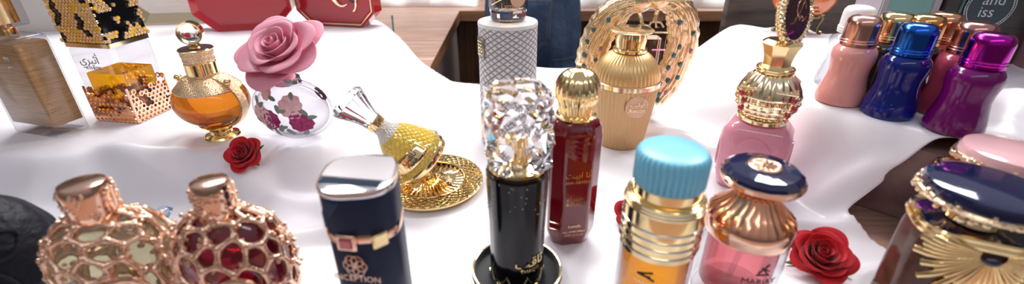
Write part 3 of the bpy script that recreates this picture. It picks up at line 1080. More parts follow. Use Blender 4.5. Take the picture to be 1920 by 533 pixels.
cage, gold_c, dark_c = MB(), MB(), MB()
rnd = random.Random(4)
for face_i, (ww, fn) in enumerate(((W, lambda x, z, u_: (x, -D / 2 - 0.0006 - u_, z)), (D, lambda y, z, u_: (W / 2 + 0.0006 + u_, y, z)),
                                   (W, lambda x, z, u_: (-x, D / 2 + 0.0006 + u_, z)), (D, lambda y, z, u_: (-W / 2 - 0.0006 - u_, -y, z)))):
    for (x, z, i, j) in hexes(ww + 0.004, 0.060, 0.0036):
        k = noise.noise(Vector((x * 60 + face_i * 7, z * 70, 2.2)))
        if z > 0.043 + 0.02 * k or (k > 0.24 and j > 2):
            continue
        q = rnd.random()
        hexring(cage, fn, x, z, 0.00375, 0.60, 0.0016)
        if q < 0.14:
            gold_c.loft([[fn(x + 0.0022 * math.cos(rad(60 * v)), z + 0.0022 * math.sin(rad(60 * v)), h) for v in range(6)] for h in (0, 0.0010)])
        elif q < .9 and j < 10:
            dark_c.loft([[fn(x + 0.0022 * math.cos(rad(60 * v)), z + 0.0022 * math.sin(rad(60 * v)), h) for v in range(6)] for h in (0, 0.0003)])
cg = cage.build('honeycomb_cage', 'rose_gold', t, smooth=False)
gold_c.build('amber_cells', 'yellow', cg, smooth=False)
dark_c.build('dark_cells', 'bronze', cg, smooth=False)
mb = MB()
for sx in (-1, 1):
    for sy in (-1, 1):
        mb.tube([(sx * (W / 2 + .0005), sy * (D / 2 + .0005), 0.0012), (sx * (W / 2 + .0005), sy * (D / 2 + .0005), 0.048)], 0.0016, 6)
ed = [(W / 2, -D / 2), (W / 2, D / 2), (-W / 2, D / 2), (-W / 2, -D / 2)]
mb.tube([(x, y, 0.0015) for x, y in ed], 0.0015, 6, True)
mb.build('cage_edges', 'rose_gold', cg, smooth=False)
cp_o = prism(W + .001, D + .001, 0.002)
MB().loft([up(cp_o, 0.099), up(cp_o, 0.104), up(cp_o, 0.1042, .98)]).build('collar', 'gold_pale', t)
cp = MB().loft([up(cp_o, 0.1046), up(cp_o, 0.178), up(cp_o, 0.180, .97)]).build('cap', 'black', t)
cups, yel = MB(), MB()
for face_i, (ww, fn) in enumerate(((W, lambda x, z, u_: (x, -D / 2 - 0.0008 - u_, z)), (D, lambda y, z, u_: (W / 2 + 0.0008 + u_, y, z)))):
    dens = 0.95 if face_i == 0 else 0.5
    for (x, z, i, j) in hexes(ww + 0.003, 0.076, 0.0026):
        k = noise.noise(Vector((x * 75 + 3 + face_i * 9, z * 75, 5.2)))
        edge = max(abs(x) / (ww / 2), 0)
        near = (x > ww * .28 if face_i == 1 else abs(x) > ww * .33) or (z < .012)
        if not (k > (0.16 if not near else -0.10) or (face_i == 0 and k > -.25)):
            continue
        if rnd.random() < 0.16:
            yel.loft([[fn(x + .0023 * math.cos(rad(40 * v)), z + 0.105 + .0023 * math.sin(rad(40 * v)), h) for v in range(9)] for h in (0, .0014)])
        else:
            R1 = [[fn(x + r_ * math.cos(rad(36 * v)), z + 0.105 + r_ * math.sin(rad(36 * v)), h) for v in range(10)] for r_, h in ((.0025, 0), (.0025, .0016), (.0018, .0016), (.0015, .0003))]
            cups.loft(R1, False, True)
cups.build('gold_cups', 'gold_old', cp, ang=50)
yel.build('amber_studs', mat('amber_enamel', (0.85, 0.45, 0.03), 0, 0.2, coat=.8), cp)
fy = -D / 2 - .0003
text('lettering', AR_ATHEERI, 0.014, 'print_grey', t, lambda x, y, z: (-0.006 + x, fy - z, 0.083 + y))
text('lettering', 'ATHEERI', 0.0058, 'print_grey', t, lambda x, y, z: (-0.003 + x, fy - z, 0.073 + y))

# round amber bottle on a gold foot
t = thing('perfume_bottle', 'round amber bottle on a gold foot with gold strap and crystal ring stopper', 'perfume bottle', at('amber_round'), rad(-14))
ft = MB().lathe([(0.0195, 0), (0.0200, 0.002), (0.0185, 0.004), (0.0120, 0.006), (0.0110, 0.009), (0.0125, 0.0105), (0.0110, 0.012), (0.0170, 0.0155), (0.021, 0.019)], 48).build('foot', 'gold', t)
rp = [(max(0.004, 0.0435 * math.cos(a)), 0.0475 + 0.031 * math.sin(a)) for a in [rad(-82 + 164 * i / 24) for i in range(25)]]
MB().lathe(rp, 56, sy=0.86).build('body', 'amber', t)
sh = MB().lathe([(0.037, 0.0630), (0.0372, 0.0645), (0.032, 0.0695), (0.024, 0.0755), (0.0175, 0.0785), (0.0175, 0.081)], 56, sy=.9, cap0=False).build('shoulder_cover', 'gold_sand', t)
for sg in (-1, 1):
    mb = MB()
    pts = []
    for i in range(22):
        a = rad(68 - 128 * i / 21)
        pts.append((sg * 0.0445 * math.cos(a), 0, 0.0475 + 0.0325 * math.sin(a)))
    rings = []
    for i, p in enumerate(pts):
        a = rad(68 - 128 * i / 21)
        n_ = Vector((sg * math.cos(a), 0, math.sin(a)))
        w = 0.0062 - 0.0022 * i / 21
        rings.append([Vector(p) + n_ * u_ + Vector((0, v_, 0)) for u_, v_ in ((-.001, -w), (.0016, -w), (.0024, 0), (.0016, w), (-.001, w))])
    mb.loft(rings)
    mb.build('strap', 'gold_sand', t)
    MB().ball((sg * 0.0345, -.004, 0.074), 0.0042, 12, 8).build('stud', 'gold', t)
cp = MB().lathe([(0.0158, 0.081), (0.0162, 0.0815), (0.0162, 0.094), (0.0156, 0.0945)], 48).build('collar', 'gold', t)
MB().lathe([(0.0150, 0.0945), (0.0162, 0.097), (0.0155, 0.1005), (0.0166, 0.103), (0.0163, 0.1085)], 48, flute(24, 0.012)).build('cap', 'gold_sand', t)
MB().lathe([(0.0172, 0.1085), (0.0178, 0.1095), (0.0172, 0.1105)], 48).build('cap_rim', 'gold', t)
MB().lathe([(0.0165, 0.1106), (0.0165, 0.1108)], 40).build('cap_top', 'maroon', t)
st_ = MB().lathe([(0.0065, 0.1108), (0.0048, 0.1125), (0.0062, 0.114), (0.0045, 0.1155), (0.0055, 0.1165)], 24).build('stopper', 'gold', t)
mx = Matrix.Translation((0, 0, 0.1275)) @ Matrix.Rotation(rad(35), 4, 'Z') @ Matrix.Rotation(rad(90), 4, 'X')
MB().lathe([(0.0108, -0.006), (0.0122, -0.0065), (0.0122, 0.0065), (0.0108, 0.006), (0.0108, -0.006)], 40, cap0=False, cap1=False, mt=mx).build('stopper_ring', 'gold', st_)
MB().ball((0, 0, 0.1275), 0.0104, 24, 16).build('stopper_ball', 'glass', st_)

# floral bottle with a large pink rose stopper
t = thing('perfume_bottle', 'oval clear bottle printed with flowers under a large pink rose stopper', 'perfume bottle', at('floral'), rad(-10))
RX, RY, RZ, ZC = 0.0510, 0.023, 0.0370, 0.0370


def oval(scale, n=56, m=28):
    rings = []
    for i in range(m + 1):
        a = rad(-84 + 168 * i / m)
        rings.append([(RX * scale * math.cos(a) * math.cos(2 * PI * j / n), RY * scale * (math.cos(a) ** .7) * math.sin(2 * PI * j / n), ZC + RZ * scale * math.sin(a)) for j in range(n)])
    return rings


MB().loft(oval(1.0)).build('body', 'glass_thin', t)
MB().lathe([(0.0165, 0.069), (0.0175, 0.0705), (0.0165, 0.0725), (0.0158, 0.0765)], 40, sy=.9).build('collar', 'silver', t)


MB().loft(oval(.90)).build('inner_wall', 'glass_thin', t)


def oval_front(x, z, back=False):
    q = max(0.02, 1 - ((z - ZC) / RZ) ** 2)
    rx = RX * math.sqrt(q)
    y = RY * q ** .35 * math.sqrt(max(0, 1 - (x / rx) ** 2))
    return (x, (y if back else -y) + (0.0004 if back else -0.0004), z)


def blob(name, x, z, r, m, seed, lobes=6, back=False, sx=1, rot=0):
    x, z, r = x * 1.06, ZC + (z - .0355) * 1.04, r * (1.12 if lobes == 2 else 1.25)
    lobes = lobes if lobes == 2 else lobes + 4
    k = MB()
    ring_ = []
    for rr in (0.15, .55, 1.0):
        row = []
        for i in range(36):
            a = 2 * PI * i / 36
            q = r * rr * (1 + (0.13 if lobes == 2 else 0.06) * math.cos(lobes * a + seed) + .05 * math.sin(3 * a + seed))
            dx, dz = q * math.cos(a) * sx, q * math.sin(a)
            dx, dz = dx * math.cos(rot) - dz * math.sin(rot), dx * math.sin(rot) + dz * math.cos(rot)
            row.append(oval_front(x + dx, z + dz, back))
        ring_.append(row)
    k.loft(ring_, True, False)
    return k.build(name, m, t)


blob('flower_print', -0.016, 0.029, 0.0110, 'print_magenta', 1)
blob('flower_print', 0.0205, 0.0285, 0.0110, 'print_magenta', 2, 7)
blob('flower_print', -0.026, 0.0335, 0.0105, 'print_pink', 3, 5)
blob('flower_print', 0.0125, 0.046, 0.0115, 'print_pink', 4, 6)
blob('flower_print', 0.028, 0.050, 0.0075, 'print_magenta', 5, 6, True)
blob('flower_print', -0.016, 0.059, 0.0060, 'print_pink', 6, 5)
rnd = random.Random(9)
for (x, z, r, a) in ((-.030, .050, .0055, .5), (-.024, .046, .005, 2.2), (-.008, .0545, .005, 1.2), (-.003, .043, .0055, .2), (.003, .041, .0045, 1.8), (-.004, .019, .006, 2.6), (-.012, .012, .0055, .4),
                     (.006, .015, .006, .9), (.001, .021, .004, 2.0), (.026, .040, .005, .8), (.033, .034, .005, 1.6), (-.034, .025, .005, 1.4), (.014, .058, .0045, .3), (.022, .014, .005, 2.4), (-.022, .016, .005, 1.0)):
    blob('leaf_print', x, z, r, 'leaf_print', 0, 2, False, 0.42, a)
text('lettering', '\ufe91\ufeae', 0.010, 'white_matte', t, lambda x, y, z: (-0.014 + x, oval_front(-0.014 + x, 0.025 + y)[1] - .0006 - z, 0.025 + y))
st_ = bpy.data.objects.new('rose_stopper', None)
COL.objects.link(st_)
st_.parent = t
st_.location = (0.0, 0.004, 0.1025)
st_.rotation_euler = (rad(35), rad(-8), rad(6))
rose(st_, 0.0425, 'pink_petal', 21, PINK_L, 0.022)
MB().lathe([(0.012, 0.0745), (0.010, 0.080), (0.016, 0.098)], 24).build('stopper_base', 'pink_petal', t)

# tilted quilted bottle and its saucer
t = thing('saucer', 'round quilted gold saucer with spiral fluted centre under the tilted yellow bottle', 'saucer', at('saucer'))
uvp = (30, [0, 1, 2])
MB().lathe([(0.054, 0.0), (0.060, 0.003), (0.0625, 0.0065), (0.0625, 0.0085)], 72, cap1=False).build('underside', 'gold', t)
MB().lathe([(0.0625, 0.0085), (0.0610, 0.0095), (0.0412, 0.0080)], 90, cap0=False, cap1=False, uvs=(34, [0, .3, 3.0])).build('quilted_rim', 'plate_gold', t)
MB().tube(circle(0.0415, 0.0085, 60), 0.0013, 8, True).build('inner_ring', 'gold', t)
sw = MB()
nf = 36
rings = []
for i in range(15):
    r = 0.041 - 0.037 * i / 14
    rings.append([(r * math.cos(2 * PI * j / 180), r * math.sin(2 * PI * j / 180), 0.0066 + 0.0045 * (i / 14) ** 1.5 + 0.0013 * math.cos(nf * 2 * PI * j / 180 + i * .75)) for j in range(180)])
sw.loft(rings, False, True).build('fluted_centre', 'gold', t, ang=60)

d42 = rad(43)
t = thing('perfume_bottle', 'tilted quilted glass bottle of yellow perfume with flared crystal stopper', 'perfume bottle', (-0.101, 0.459, 0.0415), rot=Euler((rad(6), -d42, 0)))
NQ = 24
MB().lathe([(0.012, -0.010), (0.022, -0.005), (0.0335, -0.001), (0.0345, 0.001), (0.0345, 0.005), (0.033, 0.0065)], 64).build('base_band', 'gold', t)
pf = [(0.0330, 0.0066), (0.0340, 0.011), (0.0332, 0.017), (0.0305, 0.024), (0.0275, 0.031), (0.0245, 0.038), (0.0210, 0.045), (0.0165, 0.0515), (0.0118, 0.057), (0.0095, 0.061), (0.0092, 0.066)]
MB().lathe(pf[:8], 72, uvs=(NQ, [0, .8, 1.8, 2.9, 4.0, 5.1, 6.2, 7.2])).build('body', 'crystal_yellow', t)
MB().lathe([(r, z + .0001) for r, z in pf[7:]], 60, uvs=(NQ, [7.2, 8.2, 9.2, 10])).build('shoulder', 'crystal_clear_q', t)
mb = MB()
for row, (zz, rr) in enumerate(((0.0095, 0.0345), (0.0135, 0.0342))):
    for i in range(44):
        a = 2 * PI * (i + .5 * row) / 44
        mb.ball((rr * math.cos(a), rr * math.sin(a), zz), 0.0019, 6, 4)
mb.build('bead_rows', 'glass_thin', t)
# curved name plate on the side of the cone facing the viewer
A0 = rad(14)
lp = MB()
rows = []
for k in range(2):
    pass
vv, ff = [], []
for j in range(5):
    z = 0.0150 + 0.0155 * j / 4
    r = 0.0352 - 0.0065 * j / 4 * 1.0
    for i in range(17):
        a = A0 - 0.62 + 1.24 * i / 16
        vv.append((r * math.sin(a), -r * math.cos(a), z))
for j in range(4):
    for i in range(16):
        b = j * 17 + i
        ff.append([b, b + 1, b + 18, b + 17])
lp.add(vv, ff)
plt = lp.build('name_plate', 'gold', t, solid=0.001)


def on_cone(x, y, z):
    zz = 0.0228 + y
    r = 0.0352 - 0.0065 * (zz - .015) / .0155 + 0.0006 + z
    a = A0 + x / 0.0320
    return (r * math.sin(a), -r * math.cos(a), zz)


text('lettering', AR_SHORT, 0.0095, 'print_dark', plt, lambda x, y, z: on_cone(x, y + .003, z))
text('lettering', 'FARIK', 0.0055, 'print_dark', plt, lambda x, y, z: on_cone(x, y - .0045, z))
MB().lathe([(0.0090, 0.066), (0.0094, 0.067), (0.0094, 0.0745), (0.0086, 0.0755)], 36).build('collar', 'gold', t)
MB().lathe([(0.0098, 0.0665), (0.0105, 0.080), (0.0135, 0.090), (0.0180, 0.101), (0.0205, 0.108), (0.0150, 0.113), (0.004, 0.1145)], 24, flute(12, 0.035)).build('stopper', 'crystal', t, ang=12)

# ------------------------------------------------------------------ centre
# white tube with snakeskin scales
t = thing('perfume_tube', 'tall white cylinder case with a snakeskin scale pattern and white lid', 'perfume case', at('tube'))
zs = [0.002 + 0.1635 * i / 30 for i in range(31)]
vsq = []
acc = 0
for i in range(31):
    vsq.append(acc)
    acc += 0.40 + 0.38 * (i / 30)
MB().lathe([(0.0388, z) for z in zs], 72, uvs=(22, vsq)).build('tube', 'snake', t)
MB().lathe([(0.0370, 0.1655), (0.0392, 0.166), (0.0392, 0.1685), (0.0385, 0.1705), (0.0360, 0.171)], 72).build('lid', 'white_plastic', t)


def cyl_patch(R, a0, a1, z0, z1, n=12):
    v, f = [], []
    for j in range(2):
        for i in range(n + 1):
            a = a0 + (a1 - a0) * i / n
            v.append((R * math.sin(a), -R * math.cos(a), z1 if j else z0))
    for i in range(n):
        f.append([i, i + 1, n + 2 + i, n + 1 + i])
    return MB().add(v, f)


pq = cyl_patch(0.0396, rad(-78), rad(-48), 0.128, 0.153).build('plaque', 'plaque', t, solid=0.0012)
mb = MB()
for k in range(5):
    mb.tube([(0.0404 * math.sin(rad(-74 + 2 * i)), -0.0404 * math.cos(rad(-74 + 2 * i)), 0.132 + .004 * k + .001 * math.sin(i * 2 + k)) for i in range(11)], 0.0005, 4)
mb.build('plaque_relief', 'gold_pale', pq)
lb = cyl_patch(0.0392, rad(-76), rad(-30), 0.010, 0.044).build('label', 'label_gold', t, solid=0.0006)
text('lettering', 'eaulio', 0.0125, 'white_matte', lb, lambda x, y, z: on_cyl(0.0397, 0.028, rad(-52))(-y, x, z))
text('lettering', 'PARFUM', 0.0045, 'white_matte', lb, lambda x, y, z: on_cyl(0.0397, 0.028, rad(-40))(-y, x, z))
t = thing('perfume_bottle', 'clear bottle with brown perfume standing on the lid of the white scaly case', 'perfume bottle', (-0.0050, 0.5965, 0.1735))
fac = MB().lathe([(0.0205, 0), (0.0225, 0.0025), (0.0240, 0.012), (0.0236, 0.0145)], 24).build('faceted_base', 'crystal', t, ang=8)
MB().lathe([(0.0236, 0.0145), (0.0250, 0.017), (0.0252, 0.058), (0.0235, 0.066), (0.012, 0.072)], 56).build('body', 'glass_thin', t)
MB().lathe([(0.0215, 0.0185), (0.0225, 0.021), (0.0225, 0.055)], 48).build('perfume', mat('brown_perfume', (0.50, 0.30, 0.14), 0, 0, 1, 1.2), t)
MB().tube([(0.0253 * math.sin(a), -0.0253 * math.cos(a), 0.022 + 0.013 * (a + .9)) for a in [-0.9 + .1 * i for i in range(9)]], 0.0009, 6).build('gold_line', 'gold_pale', t)
MB().lathe([(0.010, 0), (0.010, 0.001)], 32, mt=Matrix.Translation((0.012, -0.0222, 0.030)) @ Matrix.Rotation(rad(28), 4, 'Z') @ Matrix.Rotation(rad(90), 4, 'X')).build('medallion', 'label_gold', t)
text('lettering', 'Lattafa', 0.0085, 'label_gold', t, on_cyl(0.0257, 0.0215, rad(6)))
MB().lathe([(0.011, 0.072), (0.013, 0.073), (0.013, 0.10), (0.011, 0.101)], 32).build('cap', 'gold', t)

# black bottle with a cut crystal cap on a black dish
t = thing('bottle_stand', 'round black dish with a gold rim holding the tall black bottle', 'stand', at('stand'))
MB().lathe([(0.0385, 0), (0.0405, 0.002), (0.0405, 0.0085), (0.0395, 0.0100), (0.0380, 0.0100), (0.0375, 0.0040), (0.004, 0.0036)], 72).build('dish', 'black_velvet', t)
MB().tube(circle(0.0394, 0.0102, 72), 0.0012, 8, True).build('gold_rim', 'gold_pale', t)
MB().tube(circle(0.0402, 0.0020, 72), 0.0009, 8, True).build('gold_foot_line', 'gold_pale', t)

x, y, z = at('stand')
t = thing('perfume_bottle', 'tall black faceted bottle with a cut crystal cap standing in a gold rimmed dish', 'perfume bottle', (x, y, z + 0.0042))


def petalcut(a, z, r):
    return 1 + 0.035 * abs(math.cos(4 * a)) - 0.02


MB().lathe([(0.0190, 0.0), (0.0228, 0.0015), (0.0236, 0.008), (0.0232, 0.03), (0.0236, 0.06), (0.0248, 0.09), (0.0252, 0.108), (0.0244, 0.1105)], 64, petalcut).build('body', 'black', t, ang=14)
mb = MB()
pts = []
for i in range(96):
    a = 2 * PI * i / 96
    r = 0.0240 * petalcut(a, 0, 0)
    pts.append((r * math.cos(a), r * math.sin(a), 0.0035 + 0.010 * (1 - abs(math.cos(4 * a))) ** 1.3))
mb.tube(pts, 0.0007, 6, True)
mb.build('scalloped_gold_edge', 'gold_pale', t)
mb = MB()
rnd = random.Random(5)
for i in range(90):
    a = rnd.uniform(-PI, PI)
    zz = 0.108 - 0.035 * rnd.random() ** 2
    mb.ball((0.0251 * math.sin(a), -0.0251 * math.cos(a), zz), 0.0004, 5, 3)
mb.build('gold_speckles', 'gold', t)
text('lettering', AR_SHORT, 0.013, 'gold', t, on_cyl(0.0243, 0.030, rad(28)))
text('lettering', 'THAQIB', 0.0052, 'gold', t, on_cyl(0.0243, 0.0215, rad(28)))
MB().lathe([(0.0225, 0.1105), (0.0232, 0.112), (0.0225, 0.1145)], 48).build('collar', 'gold', t)
cp = MB()
rings = []
for i, (zz, s_, tw) in enumerate(((0.1150, .90, 0), (0.118, 1.0, 0), (0.128, .97, .12), (0.138, 1.03, 0), (0.148, .97, -.12), (0.158, 1.03, 0), (0.168, .98, .10), (0.1745, 1.0, 0), (0.178, .88, 0))):
    row = []
    for j in range(16):
        a = 2 * PI * j / 16 + tw
        q = (abs(math.cos(a)) ** 5 + abs(math.sin(a)) ** 5) ** (-1 / 5)
        r = 0.0232 * s_ * q * (1 + (0.05 if (j + i) % 2 else -0.03))
        row.append((r * math.cos(a + .35), r * math.sin(a + .35), zz))
    rings.append(row)
cp.loft(rings)
cpo = cp.build('cap', 'crystal', t, smooth=False)
MB().lathe([(0.0075, 0.1155), (0.0075, 0.122), (0.0050, 0.123), (0.0050, 0.131), (0.0066, 0.132), (0.0066, 0.140), (0.005, 0.1415)], 28).build('sprayer', 'gold', cpo)

# red bottle with a gold melon cap
t = thing('perfume_bottle', 'dark red faceted bottle with a ribbed gold ball cap', 'perfume bottle', at('red'), rad(10))
oc = []
for (px_, py_) in ((-.024, -.008), (-.013, -.0175), (.013, -.0175), (.0245, -.008), (.0245, .008), (.013, .0175), (-.013, .0175), (-.024, .008)):
    oc.append((px_, py_))
MB().loft([up(oc, 0.0, .72), up(oc, 0.002, .80), up(oc, 0.017, 1.0), up(oc, 0.118, 1.0), up(oc, 0.126, .95), up(oc, 0.132, .84), up(oc, 0.135, .62)]).build('body', 'red_glass', t, ang=20, bevel=0.0022)
MB().lathe([(0.0165, 0.1345), (0.0178, 0.1355), (0.0178, 0.1375), (0.0160, 0.1385)], 48).build('collar', 'gold', t)
pr = [(0.0155, 0.1385), (0.0152, 0.1405), (0.0165, 0.146)] + [(0.0200 * math.cos(a), 0.1600 + 0.0195 * math.sin(a)) for a in [rad(-35 + 120 * i / 18) for i in range(19)]]
MB().lathe(pr, 110, flute(22, 0.028)).build('cap', 'gold', t, ang=60)
MB().ball((0, 0, 0.180), 0.0028, 10, 6).build('cap_knob', 'gold', t)
fy = -0.0178
text('lettering', AR_ANA, 0.0085, 'gold', t, on_front(0.001, fy, 0.083))
text('lettering', 'ANA ABIYEDH', 0.0040, 'gold_pale', t, on_front(0.001, fy, 0.0755))
text('lettering', AR_HAMRA, 0.0075, 'gold', t, on_front(-0.001, fy, 0.058))
text('lettering', 'ROUGE', 0.0050, 'gold', t, on_front(-0.001, fy, 0.0515))
text('lettering', 'Lattafa', 0.0046, 'gold_pale', t, on_front(0.0, fy, 0.026))
text('lettering', 'ALL OVER SPRAY', 0.0030, 'gold_pale', t, on_front(0.0, fy, 0.0195))
text('lettering', '250ML 8.4 FL.OZ', 0.0026, 'rose_gold', t, on_front(0.0, fy, 0.0155))

# ribbed gold bottle
t = thing('perfume_bottle', 'satin gold vertically ribbed bottle with a domed shoulder and round label', 'perfume bottle', at('ribbed'), rad(6))
fl = flute(46, 0.014)
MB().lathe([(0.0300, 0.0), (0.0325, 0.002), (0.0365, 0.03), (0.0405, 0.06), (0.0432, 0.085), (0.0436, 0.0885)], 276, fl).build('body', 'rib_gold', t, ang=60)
bb_ = MB().lathe([(0.0437, 0.0887), (0.0452, 0.0895), (0.0452, 0.0955), (0.0437, 0.0965)], 64).build('band', 'gold_pale', t)
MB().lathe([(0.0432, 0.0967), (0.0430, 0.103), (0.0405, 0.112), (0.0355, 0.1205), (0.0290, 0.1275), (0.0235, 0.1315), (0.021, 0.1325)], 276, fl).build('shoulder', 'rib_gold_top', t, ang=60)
MB().lathe([(0.0205, 0.1325), (0.0222, 0.1335), (0.0222, 0.1365), (0.0198, 0.1375), (0.0192, 0.140), (0.0205, 0.148), (0.0188, 0.156), (0.0188, 0.158)], 48).build('neck', 'gold', t)
MB().lathe([(0.0188, 0.158), (0.0278, 0.1598), (0.0282, 0.1608), (0.0270, 0.1612), (0.004, 0.1605)], 56).build('flared_plate', 'gold_pale', t)
lbm = Matrix.Translation((0.002, -0.0428, 0.070)) @ Matrix.Rotation(rad(-4), 4, 'X') @ Matrix.Rotation(rad(90), 4, 'X')
lb = MB().lathe([(0.0145, -.002), (0.0150, 0.0010), (0.0143, 0.0020), (0.0135, 0.0014)], 48, mt=lbm).build('label', 'label_gold', t)
text('lettering', '\ufe90\ufee7\ufe8e\ufeed\ufe83', 0.008, 'gold', lb, lambda x, y, z: (0.002 + x, -0.0452 - z, 0.074 + y))
text('lettering', 'Awaan', 0.0085, 'gold', lb, lambda x, y, z: (0.002 + x, -0.0450 - z, 0.0655 + y))

# peacock bottle
t = thing('perfume_bottle', 'clear bottle with two jewelled gold peacocks behind the ribbed gold bottle', 'perfume bottle', at('peacock'))
o = prism(0.066, 0.036, 0.008)
MB().loft([up(o, 0.0, .9), up(o, 0.004), up(o, 0.150), up(o, 0.158, .9)]).build('body', 'glass_thin', t)
o = prism(0.054, 0.026, 0.005)
MB().loft([up(o, 0.010), up(o, 0.120)]).build('perfume', mat('peach_perfume', (0.92, 0.55, 0.40), 0, 0, 1, 1.2), t)
MB().box(-0.030, -0.005, -0.0192, -0.0182, 0.075, 0.143).build('dark_label', 'maroon', t, bevel=0.003)
text('lettering', 'S\u03c5', 0.012, 'gold_pale', t, on_front(-0.017, -0.0194, 0.115))
for zz in (0.045, 0.075, 0.105, 0.130):
    MB().box(0.012, 0.032, -0.0186, -0.0180, zz, zz + 0.0025).build('silver_bar', 'silver', t)


def peacock(sg, path, gems, heads):
    pts = [Vector(p) for p in path]
    # smooth path
    P = []
    for i in range(len(pts) - 1):
        p0, p1, p2, p3 = pts[max(0, i - 1)], pts[i], pts[i + 1], pts[min(len(pts) - 1, i + 2)]
        for k in range(8):
            u = k / 8
            P.append(0.5 * ((2 * p1) + (p2 - p0) * u + (2 * p0 - 5 * p1 + 4 * p2 - p3) * u * u + (3 * p1 - p0 - 3 * p2 + p3) * u ** 3))
    P.append(pts[-1])
    n = len(P)
    rings = []
    frames = []
    for i, p in enumerate(P):
        tg = (P[min(n - 1, i + 1)] - P[max(0, i - 1)]).normalized()
        w_ = Vector((0, -1, 0))
        s_ = tg.cross(w_).normalized()
        k = i / (n - 1)
        wd = 0.0140 + 0.0075 * S(k / .35) - 0.009 * S((k - .75) / .25)
        dp = 0.0125 - 0.006 * S(k / .5)
        row = []
        for j in range(40):
            a = 2 * PI * j / 40
            g = 1 + 0.05 * math.cos(10 * a) + 0.05 * math.sin(i * 1.9 + 3 * math.cos(a) * 2)
            row.append(p + s_ * wd * math.cos(a) * g + w_ * dp * math.sin(a) * g)
        rings.append(row)
        frames.append((p, s_, w_, wd, dp))
    tail = MB().loft(rings).build('peacock_tail', 'gold_old', t, ang=60)
    # long overlapping feathers laid on the front of the tail
    m = MB()
    rnd = random.Random(3 + sg)
    for q in range(70):
        i0 = rnd.randint(0, n - 10)
        off = rnd.uniform(-.85, .85)
        ln = rnd.randint(6, 10)
        pp_ = []
        for i in range(i0, min(n, i0 + ln)):
            p, s_, w_, wd, dp = frames[i]
            o_ = off * (0.8 + 0.2 * (i - i0) / ln)
            pp_.append(p + s_ * wd * o_ + w_ * (dp * math.sqrt(max(0.05, 1 - o_ * o_)) + 0.0002))
        if len(pp_) > 3:
            m.tube(pp_, lambda k: 0.0008 + 0.0019 * math.sin(PI * min(1, k + .1)), 6)
    m.build('tail_feathers', 'gold_old', tail, ang=60)
    for (k, off, mm_) in gems:
        p, s_, w_, wd, dp = frames[int(k * (n - 1))]
        c = p + s_ * wd * off + w_ * (dp * math.sqrt(max(.05, 1 - off * off)) + .0008)
        g = MB().ball(c, 0.0044, 12, 8, (0.85, .7, 1.05)).build('gem', mm_, tail)
        MB().tube([c + Vector((0.0040 * math.cos(2 * PI * v / 16), 0.0006, 0.0047 * math.sin(2 * PI * v / 16))) for v in range(16)], 0.0007, 5, True).build('gem_setting', 'gold_old', tail)
    bx, by, bz = path[0]
    body = MB()
    body.ball((bx - sg * 0.004, by - .002, bz + 0.002), 0.0165, 24, 16, (1.25, .85, 1.0))
    bo = body.build('peacock_body', 'gold_old', t)
    hd = MB()
    hd.tube([(bx - sg * 0.012, by - .002, bz + .008), (bx - sg * .017, by - .004, bz + 0.024), (bx - sg * .013, by - .006, bz + .040), (bx - sg * .012, by - .008, bz + .048)], lambda k: 0.008 - 0.0035 * k, 12)
    hd.ball((bx - sg * .013, by - .009, bz + .051), 0.0062, 12, 8)
    hd.build('peacock_neck', 'gold_old', t)
    MB().tube([(bx - sg * .017, by - .011, bz + .051), (bx - sg * .025, by - .013, bz + .048)], lambda k: .0024 - .002 * k, 8).build('beak', 'gold', t)
    lg = MB()
    lg.tube([(bx - sg * .004, by - .004, bz - 0.010), (bx - sg * .008, by - 0.010, bz - .020), (bx - sg * .010, by - .012, bz - .030)], 0.003, 8)
    for dx in (-.007, 0, .007):
        lg.tube([(bx - sg * .010, by - .012, bz - .028), (bx - sg * .010 + dx, by - .020, bz - .028), (bx - sg * .010 + dx * 1.4, by - .025, bz - .033)], 0.0016, 6)
    lg.build('claw', 'gold_old', t)


G = ['gem_teal', 'gem_green', 'gem_pink', 'gem_teal', 'gem_green', 'gem_teal', 'gem_green', 'gem_pink', 'gem_teal', 'gem_green']
peacock(-1, [(-0.018, -0.012, 0.172), (-0.036, -0.016, 0.166), (-0.057, -0.018, 0.146), (-0.070, -0.018, 0.116), (-0.075, -0.018, 0.082), (-0.075, -0.018, 0.060)],
        [(.38, .1, 'gem_teal'), (.52, .55, 'gem_green'), (.62, .62, 'gem_green'), (.63, -.35, 'gem_pink'), (.72, .60, 'gem_teal'), (.74, -.2, 'gem_green'), (.81, .5, 'gem_green'), (.86, -.4, 'gem_teal'), (.92, .3, 'gem_pink'), (.96, -.2, 'gem_green')], 0)
peacock(1, [(0.018, -0.012, 0.176), (0.037, -0.016, 0.168), (0.050, -0.018, 0.146), (0.055, -0.018, 0.112), (0.047, -0.018, 0.074), (0.034, -0.018, 0.042), (0.027, -0.018, 0.024)],
        [(.33, .3, 'gem_teal'), (.42, -.5, 'gem_green'), (.50, .3, 'gem_green'), (.53, -.5, 'gem_pink'), (.58, .5, 'gem_teal'), (.62, -.1, 'gem_green'), (.66, .5, 'gem_green'), (.69, -.4, 'gem_teal'), (.74, .1, 'gem_green'), (.78, .5, 'gem_green'), (.82, -.2, 'gem_pink'), (.87, .2, 'gem_teal'), (.93, 0, 'gem_green')], 0)

